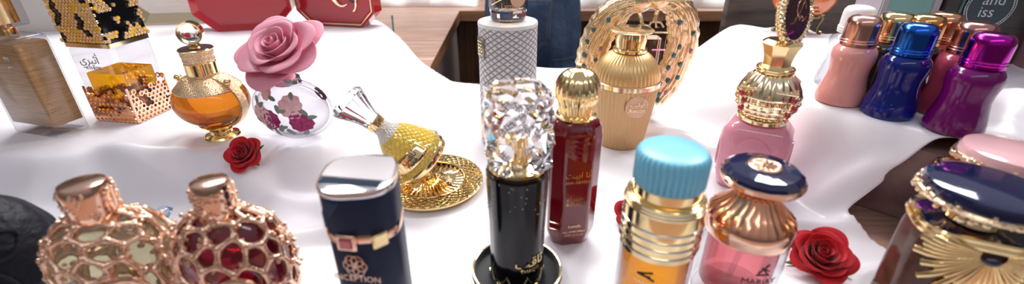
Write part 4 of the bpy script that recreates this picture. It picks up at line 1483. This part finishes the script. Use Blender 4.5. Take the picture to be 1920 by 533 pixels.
# ------------------------------------------------------------------ right: pink bottle with medallion stopper
t = thing('perfume_bottle', 'pink glossy bottle with gold shell cap, red gems and an oval medallion on top', 'perfume bottle', at('pink'), rad(-32))
o = prism(0.070, 0.058, 0.014, 6)
MB().loft([up(o, 0.0, .80), up(o, 0.003, .88), up(o, 0.020, 1.0), up(o, 0.060, 1.04), up(o, 0.074, 1.0), up(o, 0.082, .84), up(o, 0.086, .60)]).build('body', 'pink_opaque', t)
for k in range(4):
    fm = Matrix.Rotation(rad(90 * k), 4, 'Z') @ Matrix.Translation((0, -(0.0297 if k % 2 == 0 else 0.0357), 0.042)) @ Matrix.Rotation(rad(90), 4, 'X')
    w_ = 0.022 if k % 2 == 0 else 0.018
    MB().lathe([(w_, -0.002), (w_, 0.0012), (w_ * .93, 0.0020), (w_ * .5, 0.0018)], 40, sx=1, sy=1.35, mt=fm).build('face_panel', 'pink_opaque', t)
MB().lathe([(0.024, 0.086), (0.0265, 0.087), (0.0265, 0.0905), (0.0245, 0.092)], 48).build('collar', 'gold_pale', t)
pr = [(0.0235, 0.092), (0.0235, 0.094), (0.0270, 0.0975), (0.0305, 0.104), (0.0322, 0.111), (0.0318, 0.118), (0.0295, 0.126), (0.0255, 0.1335), (0.0205, 0.1395), (0.0175, 0.142)]
MB().lathe(pr, 132, flute(22, 0.026)).build('shell_cap', 'gold_pale', t, ang=60)
mb = MB()
for zz, r in ((0.0975, .0272), (0.104, .0309), (0.111, .0326), (0.118, .0322)):
    mb.tube(circle(r, zz, 48), 0.0010, 6, True)
mb.build('cap_bands', 'gold_pale', t)
sq = [(0.0375 * math.cos(rad(90 * k + 45)), 0.0375 * math.sin(rad(90 * k + 45))) for k in range(4)]
mb = MB()
mb.tube([(x, y, 0.1275) for x, y in sq], 0.0014, 8, True)
for x, y in sq:
    mb.tube([(x, y, 0.1275), (x * .42, y * .42, 0.1425)], 0.0012, 6)
mb.build('square_frame', 'gold_pale', t, smooth=False)
for k, (x, y) in enumerate(sq):
    for q, dz in enumerate((0.121, 0.112, 0.103)):
        f_ = (0.95, 0.91, 0.86)[q]
        MB().ball((x * f_ + (0.003 if q == 1 else 0), y * f_, dz), 0.0034, 12, 8, (1, 1, 1.1)).build('gem', 'gem_red', t)
    mb = MB()
    mb.tube([(x, y, 0.127), (x * .90, y * .90, 0.117), (x * .86, y * .86, 0.107), (x * .80, y * .80, 0.098)], 0.0013, 6)
    for q in range(7):
        mb.ball((x * (0.99 - .025 * q), y * (0.99 - .025 * q), 0.1255 - .0042 * q), 0.0014, 6, 4)
    mb.build('gem_strand', 'gold_pale', t)
nk = [(0.0185, 0.142), (0.0190, 0.1435), (0.0170, 0.1455), (0.0165, 0.147), (0.0140, 0.150), (0.0150, 0.159), (0.0175, 0.168), (0.0205, 0.1735), (0.0150, 0.177), (0.006, 0.178)]
MB().lathe(nk, 8, rot=rad(22.5)).build('neck', 'gold', t, ang=20)
mb = MB()
mb.tube(circle(0.0182, 0.1462, 32), 0.0012, 6, True)
mb.tube(circle(0.0180, 0.1435, 32), 0.0012, 6, True)
mb.build('neck_rings', 'gold', t)
# oval medallion standing on the neck, facing the viewer's right
mt_ = Matrix.Translation((0.004, -0.002, 0.2035)) @ Matrix.Rotation(rad(32 + 22), 4, 'Z') @ Matrix.Rotation(rad(6), 4, 'Y') @ Matrix.Rotation(rad(-12), 4, 'X')
mo = MB()
mo.loft([[(0.0190 * math.cos(2 * PI * i / 48), dy, 0.0265 * math.sin(2 * PI * i / 48)) for i in range(48)] for dy in (-0.003, 0.003)], mt=mt_)
mo_ = mo.build('medallion', 'maroon', t)
rp = MB()
for ph in (0, PI):
    pts = []
    for i in range(240):
        a = 2 * PI * i / 240
        u_ = 22 * a + ph
        pts.append(mt_ @ Vector(((0.0203 + .0016 * math.cos(u_)) * math.cos(a), .0024 * math.sin(u_) * 1.4, (0.0280 + .0016 * math.cos(u_)) * math.sin(a))))
    rp.tube(pts, 0.0020, 6, True)
rp.build('rope_rim', 'gold_pale', mo_)
sc = MB()


def script(pts, r):
    P = []
    for (a, b), (c, d) in zip(pts, pts[1:]):
        for k in range(5):
            P.append(mt_ @ Vector((a + (c - a) * k / 5, -0.0034, b + (d - b) * k / 5)))
    sc.tube(P, r, 5)


script([(0.004 + .006 * math.cos(a / 10), 0.006 + 0.009 * math.sin(a / 10)) for a in range(0, 52, 3)], 0.0006)
script([(-0.010, -0.010), (-0.004, -0.009), (0.002, 0.001), (0.006, 0.010), (0.009, 0.017)], 0.0006)
script([(0.003, -0.006), (0.005, -0.001), (0.008, -0.003), (0.007, -0.007), (0.011, -0.004), (0.013, -0.001)], 0.0006)
sc.build('script', 'rose_gold', mo_)

# sky-blue capped bottle
t = thing('perfume_bottle', 'gold ringed orange perfume bottle with a ribbed sky blue cap', 'perfume bottle', at('blue_cap'), rad(0))
t.scale = (0.93, 0.93, 1.0)
MB().lathe([(0.0290, 0), (0.0310, 0.002), (0.0310, 0.006), (0.0302, 0.0075), (0.0308, 0.009), (0.0308, 0.085)], 64).build('glass_body', 'glass_thin', t)
MB().lathe([(0.0275, 0.008), (0.0284, 0.0095), (0.0284, 0.083)], 56).build('perfume', 'orange_liq', t)
MB().lathe([(0.0312, 0.066), (0.0316, 0.0665), (0.0316, 0.1055), (0.0306, 0.1095), (0.0262, 0.1120)], 64).build('gold_sleeve', 'gold', t)
for zz in (0.0715, 0.0785, 0.0855, 0.0925):
    MB().tube(circle(0.0318, zz, 64), 0.0009, 8, True).build('sleeve_ring', 'silver', t)
mb = MB()
for k in range(3):
    mb.tube(circle(0.0312 - .0008 * k, 0.1062 + .0022 * k, 64), 0.0013, 8, True)
mb.build('shoulder_rings', 'gold_pale', t)
MB().lathe([(0.0262, 0.1115), (0.0262, 0.121), (0.0250, 0.1225)], 56).build('collar', 'gold', t)
MB().lathe([(0.0245, 0.1215), (0.0258, 0.1225), (0.0262, 0.143), (0.0256, 0.1465), (0.0235, 0.1478), (0.012, 0.1481)], 216, lambda a, z, r: 1 + (0.075 * abs(math.cos(18 * a)) if z < 0.1445 else (0.008 * abs(math.cos(18 * a)) if z < .147 else 0)), pw=2).build('cap', 'blue_cap', t, ang=70)
mb = MB()
for q in range(3):
    mb.tube([(0.0312 * math.sin(a), -0.0312 * math.cos(a), 0.057 + .004 * math.sin(3 * (a + q * .7)) - .003 * q) for a in [-0.75 + .04 * i + q * .05 for i in range(10)]], 0.0009, 5)
mb.build('running_emblem', 'print_dark', t)
text('lettering', 'MARMAR', 0.0050, 'gold_pale', t, on_cyl(0.0313, 0.046, rad(-28)))

# navy disc topped rose gold bottle with pink perfume
t = thing('perfume_bottle', 'clear bottle of pink perfume with pleated rose gold shoulder and navy disc cap', 'perfume bottle', at('navy_disc'), rad(6))
MB().lathe([(0.0300, 0), (0.0325, 0.002), (0.0330, 0.006), (0.0322, 0.009), (0.0328, 0.011), (0.0322, 0.072)], 64).build('glass_body', 'glass_thin', t)
MB().lathe([(0.0240, 0.0125), (0.0272, 0.015), (0.0275, 0.066)], 56).build('perfume', 'pink_liq', t)
MB().tube([(0.002, 0, 0.066), (-0.002, 0.002, 0.016)], 0.0016, 8).build('dip_tube', 'glass_thin', t)
MB().lathe([(0.0322, 0.068), (0.0330, 0.0695), (0.0330, 0.080), (0.0320, 0.0825)], 56).build('shoulder_band', 'rose_gold', t)
MB().lathe([(0.0320, 0.0825), (0.0300, 0.0855), (0.0230, 0.0920), (0.0165, 0.0990), (0.0145, 0.103)], 96, lambda a, z, r: 1 + 0.045 * abs(math.cos(16 * a)) * (1 if .083 < z < .1 else .3)).build('pleated_shoulder', 'copper', t, ang=25)
mb = MB()
rnd = random.Random(2)
for ring_i, (r, z) in enumerate(((0.0135, 0.1035), (0.0145, 0.1060), (0.0135, 0.1085))):
    for i in range(22):
        a = 2 * PI * (i + .5 * ring_i) / 22
        mb.ball((r * math.cos(a), r * math.sin(a), z), 0.0022, 6, 4)
mb.build('beaded_neck', 'copper', t)
MB().lathe([(0.0125, 0.1035), (0.0125, 0.1125)], 40).build('neck', 'navy_gloss', t)
tl = Matrix.Translation((0, 0, 0.1120))
MB().lathe([(0.0150, 0.0000), (0.0285, 0.0020), (0.0298, 0.0040), (0.0298, 0.0070), (0.0288, 0.0078)], 96, flute(40, .006), mt=tl).build('cap_rim', 'rose_gold', t, ang=25)
MB().lathe([(0.0286, 0.0078), (0.0280, 0.0105), (0.0240, 0.0135), (0.0150, 0.0150), (0.0115, 0.0150)], 64, lambda a, z, r: 1 + 0.012 * math.cos(16 * a), mt=tl).build('cap_disc', 'navy_gloss', t, ang=12)
cn = MB().lathe([(0.0118, 0.0146), (0.0118, 0.0158), (0.0106, 0.0164), (0.0098, 0.0158)], 48, mt=tl).build('cap_coin', 'rose_gold_r', t)
mb = MB()
for i in range(12):
    a = 2 * PI * i / 12
    mb.tube([(0.002 * math.cos(a), .002 * math.sin(a), 0.0162 + .112), (0.008 * math.cos(a + .3), .008 * math.sin(a + .3), .0162 + .112)], 0.0007, 5)
mb.build('coin_relief', 'rose_gold', cn)
mb = MB()
for (a, b, c, d) in ((-.006, .051, .001, .060), (.001, .051, -.004, .057), (-.003, .056, .002, .0535), (-.007, .0495, .003, .0495)):
    mb.tube([(a, -math.sqrt(.0330 ** 2 - a * a), b), (c, -math.sqrt(.0330 ** 2 - c * c), d)], 0.0007, 5)
mb.build('emblem', 'print_dark', t)
text('lettering', 'MARIAY', 0.0075, 'print_dark', t, on_cyl(0.0334, 0.0430, rad(-6)))

# navy square-round bottle with mirrored top
t = thing('perfume_bottle', 'navy blue bottle with slanted mirror topped cap and a gold ring with red stone', 'perfume bottle', at('navy'), rad(-8))
t.scale = (0.91, 0.91, 1.0)
PW = 2.9


def sup(R, n=72, pw=PW, rot=rad(14)):
    out = []
    for j in range(n):
        a = 2 * PI * j / n
        q = (abs(math.cos(a)) ** pw + abs(math.sin(a)) ** pw) ** (-1 / pw)
        out.append((R * q * math.cos(a + rot), R * q * math.sin(a + rot)))
    return out


MB().loft([up(sup(.0255), 0), up(sup(.0265), .002), up(sup(.0268), .100), up(sup(.0262), .1025)]).build('body', 'navy', t)
bnd = MB().loft([up(sup(.0272), .1015), up(sup(.0278), .1025), up(sup(.0278), .1070), up(sup(.0272), .1080)]).build('ring_band', 'rose_gold', t)
A_ = rad(-4)
bx = MB().box(-.0075, .0075, -.0022, .0012, -.0062, .0062, Matrix.Translation((.0265 * math.sin(A_) * 1.04, -.0292, .1045))).build('stone_setting', 'rose_gold', t, bevel=.0012)
MB().box(-.0048, .0048, -.0034, -.0018, -.0040, .0040, Matrix.Translation((.0265 * math.sin(A_) * 1.04, -.0292, .1045))).build('red_stone', 'gem_red', bx, bevel=.0009)
MB().box(-.006, .006, -.0022, .002, -.0052, .0052, Matrix.Translation((.0205, -.0235, .1050)) @ Matrix.Rotation(rad(48), 4, 'Z')).build('buckle', 'gold', t, bevel=.001)
MB().loft([up(sup(.0262), .1078), up(sup(.0272), .1085), up(sup(.0275), .1360), up(sup(.0272), .1372)]).build('cap', 'navy', t)
mb = MB()
for q in range(4):
    pts = []
    for i in range(12):
        a = rad(-150 + 3.4 * i + q * 5)
        o_ = sup(1)[0]
        qv = (abs(math.cos(a - rad(14))) ** PW + abs(math.sin(a - rad(14))) ** PW) ** (-1 / PW)
        pts.append((.0276 * qv * math.cos(a), .0276 * qv * math.sin(a), .1095 + .025 * i / 11))
    mb.tube(pts, .0007, 5)
mb.build('slant_grooves', mat('navy_satin_band', (.03, .07, .15), 0, .3), t)
tp = MB().loft([up(sup(.0277), .1372), up(sup(.0281), .1380), up(sup(.0281), .1400), up(sup(.0272), .1418), up(sup(.0262), .1420)]).build('cap_plate', 'silver', t)
# ribbed rear field and dark mirror strip in front, set into the plate
mb = MB()
for i in range(60):
    y = -.008 + .033 * i / 59
    wv = [p for p in sup(.0255) if abs(p[1] - y) < .0022]
    if not wv:
        continue
    xa, xb = min(p[0] for p in wv), max(p[0] for p in wv)
    mb.box(xa, xb, y, y + .00034, .1419, .14235)
mb.build('fine_ribs', 'silver_rib', tp, smooth=False)
mb = MB()
mb.box(-.0225, .0225, -.0175, -.0095, .1419, .1424)
mb.build('mirror_strip', mat('dark_mirror', (.15, .2, .28), 1, .08), tp, bevel=.0003)
MB().tube([(x * 1.002, y * 1.002, .1412) for x, y in sup(.0272)], .0008, 6, True).build('plate_rim', 'rose_gold', tp)
mb = MB()
for k in range(6):
    a = 2 * PI * k / 6
    mb.tube([(.0002 + .0045 * math.cos(a) + .0045 * math.cos(2 * PI * i / 20), -.0285, .0840 + .0045 * math.sin(a) + .0045 * math.sin(2 * PI * i / 20)) for i in range(20)], .0005, 5, True)
mb.build('rosette_emblem', 'rose_gold', t)
text('lettering', 'INCEPTION', .0072, 'rose_gold', t, lambda x, y, z: (x, -.0280 - .0006 + .12 * abs(x) ** 1.35 - z, .0725 + y))


# ------------------------------------------------------------------ lattice-covered bottles in the left foreground
def net_body(t, rx, ry, rz, zc, glass, metal, seed, name):
    """flat rounded body with a web of metal over it"""
    def shape(d, k=1.0):
        x, y, z = d
        q = (abs(x) ** 2.5 + abs(z) ** 2.5) ** (1 / 2.5) if (abs(x) + abs(z)) > 1e-6 else 1
        h = math.hypot(x, z)
        f_ = h / q if q > 1e-6 else 1
        sx = 1 - 0.10 * max(0, -z)
        return Vector((x * rx * f_ * k * sx, y * ry * k, zc + z * rz * f_ * k))
    bm = bmesh.new()
    bmesh.ops.create_icosphere(bm, subdivisions=4, radius=1)
    m = MB()
    m.v = [shape(v.co.normalized(), .965) for v in bm.verts]
    bm.verts.index_update()
    m.f = [[v.index for v in f.verts] for f in bm.faces]
    m.build('body', glass, t)
    bm.free()
    bm = bmesh.new()
    rnd = random.Random(seed)
    R3 = Euler((.3 + seed, .5, .8)).to_matrix()
    for i in range(84):
        zz = 1 - 2 * (i + .5) / 84
        an = i * 2.39996
        rr = math.sqrt(1 - zz * zz)
        c = R3 @ Vector((rr * math.cos(an), rr * math.sin(an), zz)) + Vector((rnd.uniform(-.06, .06), rnd.uniform(-.06, .06), rnd.uniform(-.06, .06)))
        bm.verts.new(c.normalized())
    bmesh.ops.convex_hull(bm, input=list(bm.verts))
    bm.faces.ensure_lookup_table()
    cen = {f: f.calc_center_median().normalized() for f in bm.faces}
    web, beads = MB(), MB()
    for e in bm.edges:
        a, b = [cen[f] for f in e.link_faces]
        mid = (a + b).normalized()
        web.tube([shape(a), shape(mid), shape(b)], lambda k: .0019 + .0013 * abs(2 * k - 1), 6)
    for f in bm.faces:
        c = shape(cen[f])
        beads.ball(c, .0033, 7, 5)
        for rep in range(3):
            o_ = Vector((rnd.uniform(-.005, .005), rnd.uniform(-.002, .001), rnd.uniform(-.005, .005)))
            beads.ball(c + o_, .0017, 6, 4)
    bm.free()
    w = web.build(name, metal, t, ang=60)
    beads.build('beads', metal, w)
    return shape


def net_bottle(key, label, glass, metal, seed, capr, cap_z, rz_):
    t = thing('perfume_bottle', label, 'perfume bottle', at(key), rz_)
    net_body(t, .0405, .027, .054, .0545, glass, metal, seed, 'metal_web')
    MB().lathe([(capr * .9, .100), (capr * 1.02, .102), (capr * .95, .105)], 40).build('collar', metal, t)
    z0, z1 = .105, cap_z
    cp = MB().lathe([(capr * .93, z0), (capr * .97, z0 + .001), (capr, z0 + .006), (capr * 1.04, z1 - .008), (capr * 1.02, z1 - .004), (capr * .90, z1 - .0008), (capr * .7, z1)], 48, sy=.9).build('cap', 'rose_gold', t)
    rnd = random.Random(seed + 1)
    mb = MB()
    for i in range(70):
        a = rnd.uniform(-1.2, 2.2)
        zz = rnd.uniform(z0 + .002, z1 - .004)
        mb.ball((capr * 1.02 * math.sin(a), -capr * .93 * math.cos(a), zz), rnd.uniform(.0008, .0018), 6, 4)
    mb.build('cap_beads', metal, cp)
    bd_ = MB().lathe([(.0165, 0), (.0165, .0022), (.0140, .0030), (.0135, .0022)], 48, mt=Matrix.Translation((.008, -.0275, .052)) @ Matrix.Rotation(rad(90), 4, 'X')).build('badge', metal, t)
    mb = MB()
    mb.tube([(.008 + .0078 * math.cos(2 * PI * i / 32), -.0303, .053 + .0078 * math.sin(2 * PI * i / 32)) for i in range(32)], .0016, 6, True)
    mb.tube([(.008 + .003 * math.cos(2 * PI * i / 20), -.0303, .053 + .003 * math.sin(2 * PI * i / 20)) for i in range(20)], .001, 6, True)
    mb.build('badge_emblem', 'ruby' if glass == 'ruby' else 'antique', bd_)
    return t


net_bottle('gold_net', 'gold netted clear bottle with a rounded gold cap in the left foreground', mat('pale_olive_glass', (.62, .58, .38), 0, .04, .75, 1.4, coat=1), 'rose_gold_r', 3, .0150, .1330, rad(22))
net_bottle('ruby_net', 'dark red bottle covered in a rose gold web with rose gold cap', 'ruby', 'rose_gold_r', 11, .0130, .1335, rad(10))

t = thing('perfume_bottle', 'matte black embossed round bottle at the bottom left corner', 'perfume bottle', at('black_emb'), rad(20))
pr = [(max(.004, .050 * math.cos(a) ** .8), .057 + .054 * math.sin(a)) for a in [rad(-80 + 166 * i / 30) for i in range(31)]]
MB().lathe(pr, 96, lambda a, z, r: 1 + .018 * math.sin(5 * a + z * 90) * math.sin(z * 160) + .012 * math.cos(9 * a - z * 150), sy=.8).build('body', 'black_emb', t)
mb = MB()
for q, (cx, cz, r) in enumerate(((.012, .052, .020), (.012, .052, .013), (-.016, .078, .010), (.030, .083, .009))):
    pts = []
    for i in range(36):
        x_ = cx + r * math.cos(2 * PI * i / 36)
        z_ = cz + r * math.sin(2 * PI * i / 36)
        k = max(.03, 1 - (x_ / .051) ** 2 - ((z_ - .057) / .056) ** 2)
        pts.append((x_, -.0415 * k ** .5, z_))
    mb.tube(pts, .0016, 6, True)
mb.build('embossed_rings', 'black_emb', t)
MB().lathe([(.010, .108), (.012, .110), (.012, .114), (.010, .1155)], 32).build('cap', 'black_emb', t)

# loose crystal
t = MB().lathe([(.0006, 0), (.0085, .0105), (.0088, .0118), (.0055, .0155), (.0050, .0156)], 8).build('cut_crystal', 'gem_blue', smooth=False)
x, y, z = at('gem')
t.location = (x, y, z)
tag(t, 'small cut diamond-like crystal on the cloth between the two netted bottles', 'crystal')


# ------------------------------------------------------------------ orange bottle on bronze feet
t = thing('perfume_bottle', 'round orange bottle on ornate bronze feet before the dark board', 'perfume bottle', at('orange'), rad(-20))
MB().lathe([(max(.004, .052 * math.cos(a)), .066 + .044 * math.sin(a)) for a in [rad(-84 + 168 * i / 28) for i in range(29)]], 56, sy=.55).build('body', 'orange_glass', t)
MB().lathe([(.016, .108), (.017, .112), (.014, .116), (.014, .135)], 32).build('cap', 'antique', t)
for k, (dx, dy) in enumerate(((-.036, -.008), (.036, -.008), (0, .020), (.005, -.022))):
    m = MB()
    m.tube([(dx * .85, dy * .8, .036), (dx * 1.02, dy, .026), (dx * .86, dy, .014), (dx * .92, dy, .005), (dx * 1.05, dy * 1.1, .002)], lambda q: .0042 - .0022 * math.sin(PI * q), 10)
    m.ball((dx * 1.02, dy * 1.05, .003), .004, 10, 6, (1.2, 1.2, .7))
    m.ball((dx * .9, dy * .9, .035), .006, 10, 6)
    m.build('foot', 'antique', t)
mb = MB()
mb.tube(circle(.034, .030, 36, 1, .6), .0028, 8, True)
for i in range(18):
    a = 2 * PI * i / 18
    mb.ball((.036 * math.cos(a), .0215 * math.sin(a), .031), .0034, 6, 4)
mb.build('ornate_ring', 'antique', t)


def on_or(x, y, z):
    zz = .040 + y
    q = max(.05, 1 - ((zz - .066) / .044) ** 2)
    xx = x + .012
    return (xx, -.55 * math.sqrt(max(0, (.052 ** 2) * q - xx * xx)) - .0006 - z, zz)


text('lettering', 'Lumiere', .0055, 'print_dark', t, lambda x, y, z: on_or(x, y + .008, z))
text('lettering', 'Eau de Parfum', .0048, 'print_dark', t, lambda x, y, z: on_or(x, y + .001, z))
text('lettering', '100 ml', .0042, 'print_dark', t, lambda x, y, z: on_or(x, y - .005, z))


# ------------------------------------------------------------------ roll-on bottles
ROLLP = [(.0225, 0), (.0252, .0015), (.0262, .006), (.0250, .014), (.0222, .026), (.0208, .034), (.0212, .042), (.0228, .050), (.0232, .056), (.0220, .061), (.0190, .0645), (.0165, .0660)]


def roll_on(k, label, body, cap, sq_=0.92):
    x, y = ROLL[k]
    t = thing('roll_on_bottle', label, 'roll-on bottle', (x, y, .102), rad(25), 'hourglass roll-on bottles at right')
    MB().lathe(ROLLP, 56, sy=sq_).build('body', body, t)
    c = MB().lathe([(.0162, .0662), (.0170, .0668), (.0168, .0700)], 48).build('cap_skirt', cap, t)
    MB().lathe([(.0165, .0700), (.0165, .0885), (.0158, .0930), (.0135, .0962), (.0090, .0978), (.004, .0982)], 48).build('cap', cap, t)
    mb = MB()
    for zz in (.0703, .0730):
        mb.tube(circle(.0168, zz, 40), .0008, 6, True)
    mb.build('cap_rings', cap, c)
    return t


roll_on('clear', 'clear hourglass roll-on bottle with white cap, farthest left of the row', 'glass_thin', 'white_plastic')
roll_on('pink', 'milky pink hourglass roll-on bottle with pink copper cap', 'pink_roll', 'copper_pink')
roll_on('gold', 'dark brown hourglass roll-on bottle with bright gold cap', 'black_roll', 'gold')
roll_on('bronze', 'bronze capped roll-on bottle between the gold and the blue caps', 'black_roll', 'bronze')
roll_on('blue', 'cobalt blue hourglass roll-on bottle with shiny blue cap', 'blue_glass', 'blue_metal')
roll_on('red', 'orange red roll-on bottle with copper cap behind the blue one', 'red_roll', 'copper')
roll_on('mauve', 'raspberry hourglass roll-on bottle with mauve copper cap', 'mauve_roll', 'mauve_metal')
roll_on('purple', 'glossy purple hourglass roll-on bottle with magenta cap, nearest of the row', 'purple_roll', 'purple_metal')


# ------------------------------------------------------------------ right foreground: disc topped bottles
def disc_bottle(key, label, body, disc, sun, zcap, rz_, dr=.036, big=1.0):
    t = thing('perfume_bottle', label, 'perfume bottle', at(key), rz_)
    o = prism(.066 * big, .054 * big, .018, 6)
    zs_ = zcap - .026
    MB().loft([up(o, 0, .94), up(o, .002), up(o, zs_ - .014, 1.0), up(o, zs_ - .004, .95), up(o, zs_, .88)]).build('body', body, t)
    o2 = prism(.066 * big, .054 * big, .018, 6)
    cr_ = MB()
    for dz, sc_, r_ in ((-.0015, .97, .0026), (.0025, .95, .0022)):
        cr_.tube(up(o2, zs_ + dz, sc_), r_, 8, True)
    cl_ = cr_.build('gold_collar', 'gold', t)
    MB().loft([up(o2, zs_, .93), up(o2, zs_ + .0025, .90), up(o2, zs_ + .0035, .5)]).build('shoulder_plate', disc if sun else body, t)
    MB().lathe([(.0130, zs_ + .003), (.0150, zs_ + .005), (.0135, zs_ + .009), (.0150, zs_ + .011), (.0175, zs_ + .014), (.0165, zs_ + .016), (.022, zcap - .0075)], 40).build('neck', 'gold', t)
    # disc cap with a ragged lace of gold below it
    MB().lathe([(.020, zcap - .0075), (dr - .003, zcap - .0055), (dr, zcap - .002), (dr, zcap + .004), (dr - .0015, zcap + .0070), (dr - .006, zcap + .0085), (.004, zcap + .0092)], 72).build('disc_cap', disc, t)
    rnd = random.Random(sum(map(ord, key)))
    lc = MB()
    lc.tube(circle(dr + .0004, zcap - .0025, 64), .0022, 8, True)
    for i in range(64):
        a = 2 * PI * i / 64 + rnd.uniform(-.03, .03)
        h = rnd.uniform(-.0045, .0035)
        lc.ball(((dr + .0012) * math.cos(a), (dr + .0012) * math.sin(a), zcap - .0028 + h), rnd.uniform(.0016, .0027), 6, 4)
    lc.build('lace_rim', 'gold_old', t)
    if sun:
        yf = -.027 * big
        sb = MB()
        n = 31
        for i in range(n):
            a = rad(-196 + 212 * i / (n - 1))
            L = .042 * (0.62 + .38 * rnd.random()) * (1.0 if -150 < math.degrees(a) < -30 else .85)
            cx, cz = .006, zs_ - .006
            pts = []
            for q in range(7):
                rr = .006 + (L - .006) * q / 6
                X_ = cx + rr * math.cos(a) * 1.15
                Z_ = min(cz + rr * math.sin(a), zs_ + .001)
                ax = abs(X_) - (.033 * big - .018)
                Y_ = yf
                if ax > 0:
                    Y_ = -(.027 * big - .018) - math.sqrt(max(0, .018 ** 2 - min(ax, .018) ** 2))
                pts.append((X_ if abs(X_) < .0335 else math.copysign(.0335, X_), Y_ - .0012, Z_))
            sb.tube(pts, lambda q: .0007 + .0019 * min(1, q * 1.6), 6)
        s_ = sb.build('sunburst', 'gold', t, ang=60)
        MB().ball((.006, yf - .002, zs_ - .0095), .0042, 14, 8, (1.3, .6, .8)).build('sunburst_stone', 'navy_gloss', s_)
        MB().lathe([(.012, 0), (.012, .002), (.010, .003)], 40, mt=Matrix.Translation((-.010, yf - .0002, .046)) @ Matrix.Rotation(rad(90), 4, 'X')).build('round_emblem', 'gold', t)
    return t


disc_bottle('pink_disc', 'pink bottle with a broad pale pink disc cap edged in gold lace', 'pink_cap', 'pink_cap', False, .1090, rad(-30), .036, 1.28)
disc_bottle('brown', 'dark brown bottle with gold sunburst and a broad navy disc cap', 'brown_glass', 'navy_gloss', True, .1230, rad(-24), .036)
disc_bottle('brown2', 'dark brown bottle cut off by the bottom right corner', 'brown_glass', 'navy_gloss', True, .0900, rad(-30), .030, .85)
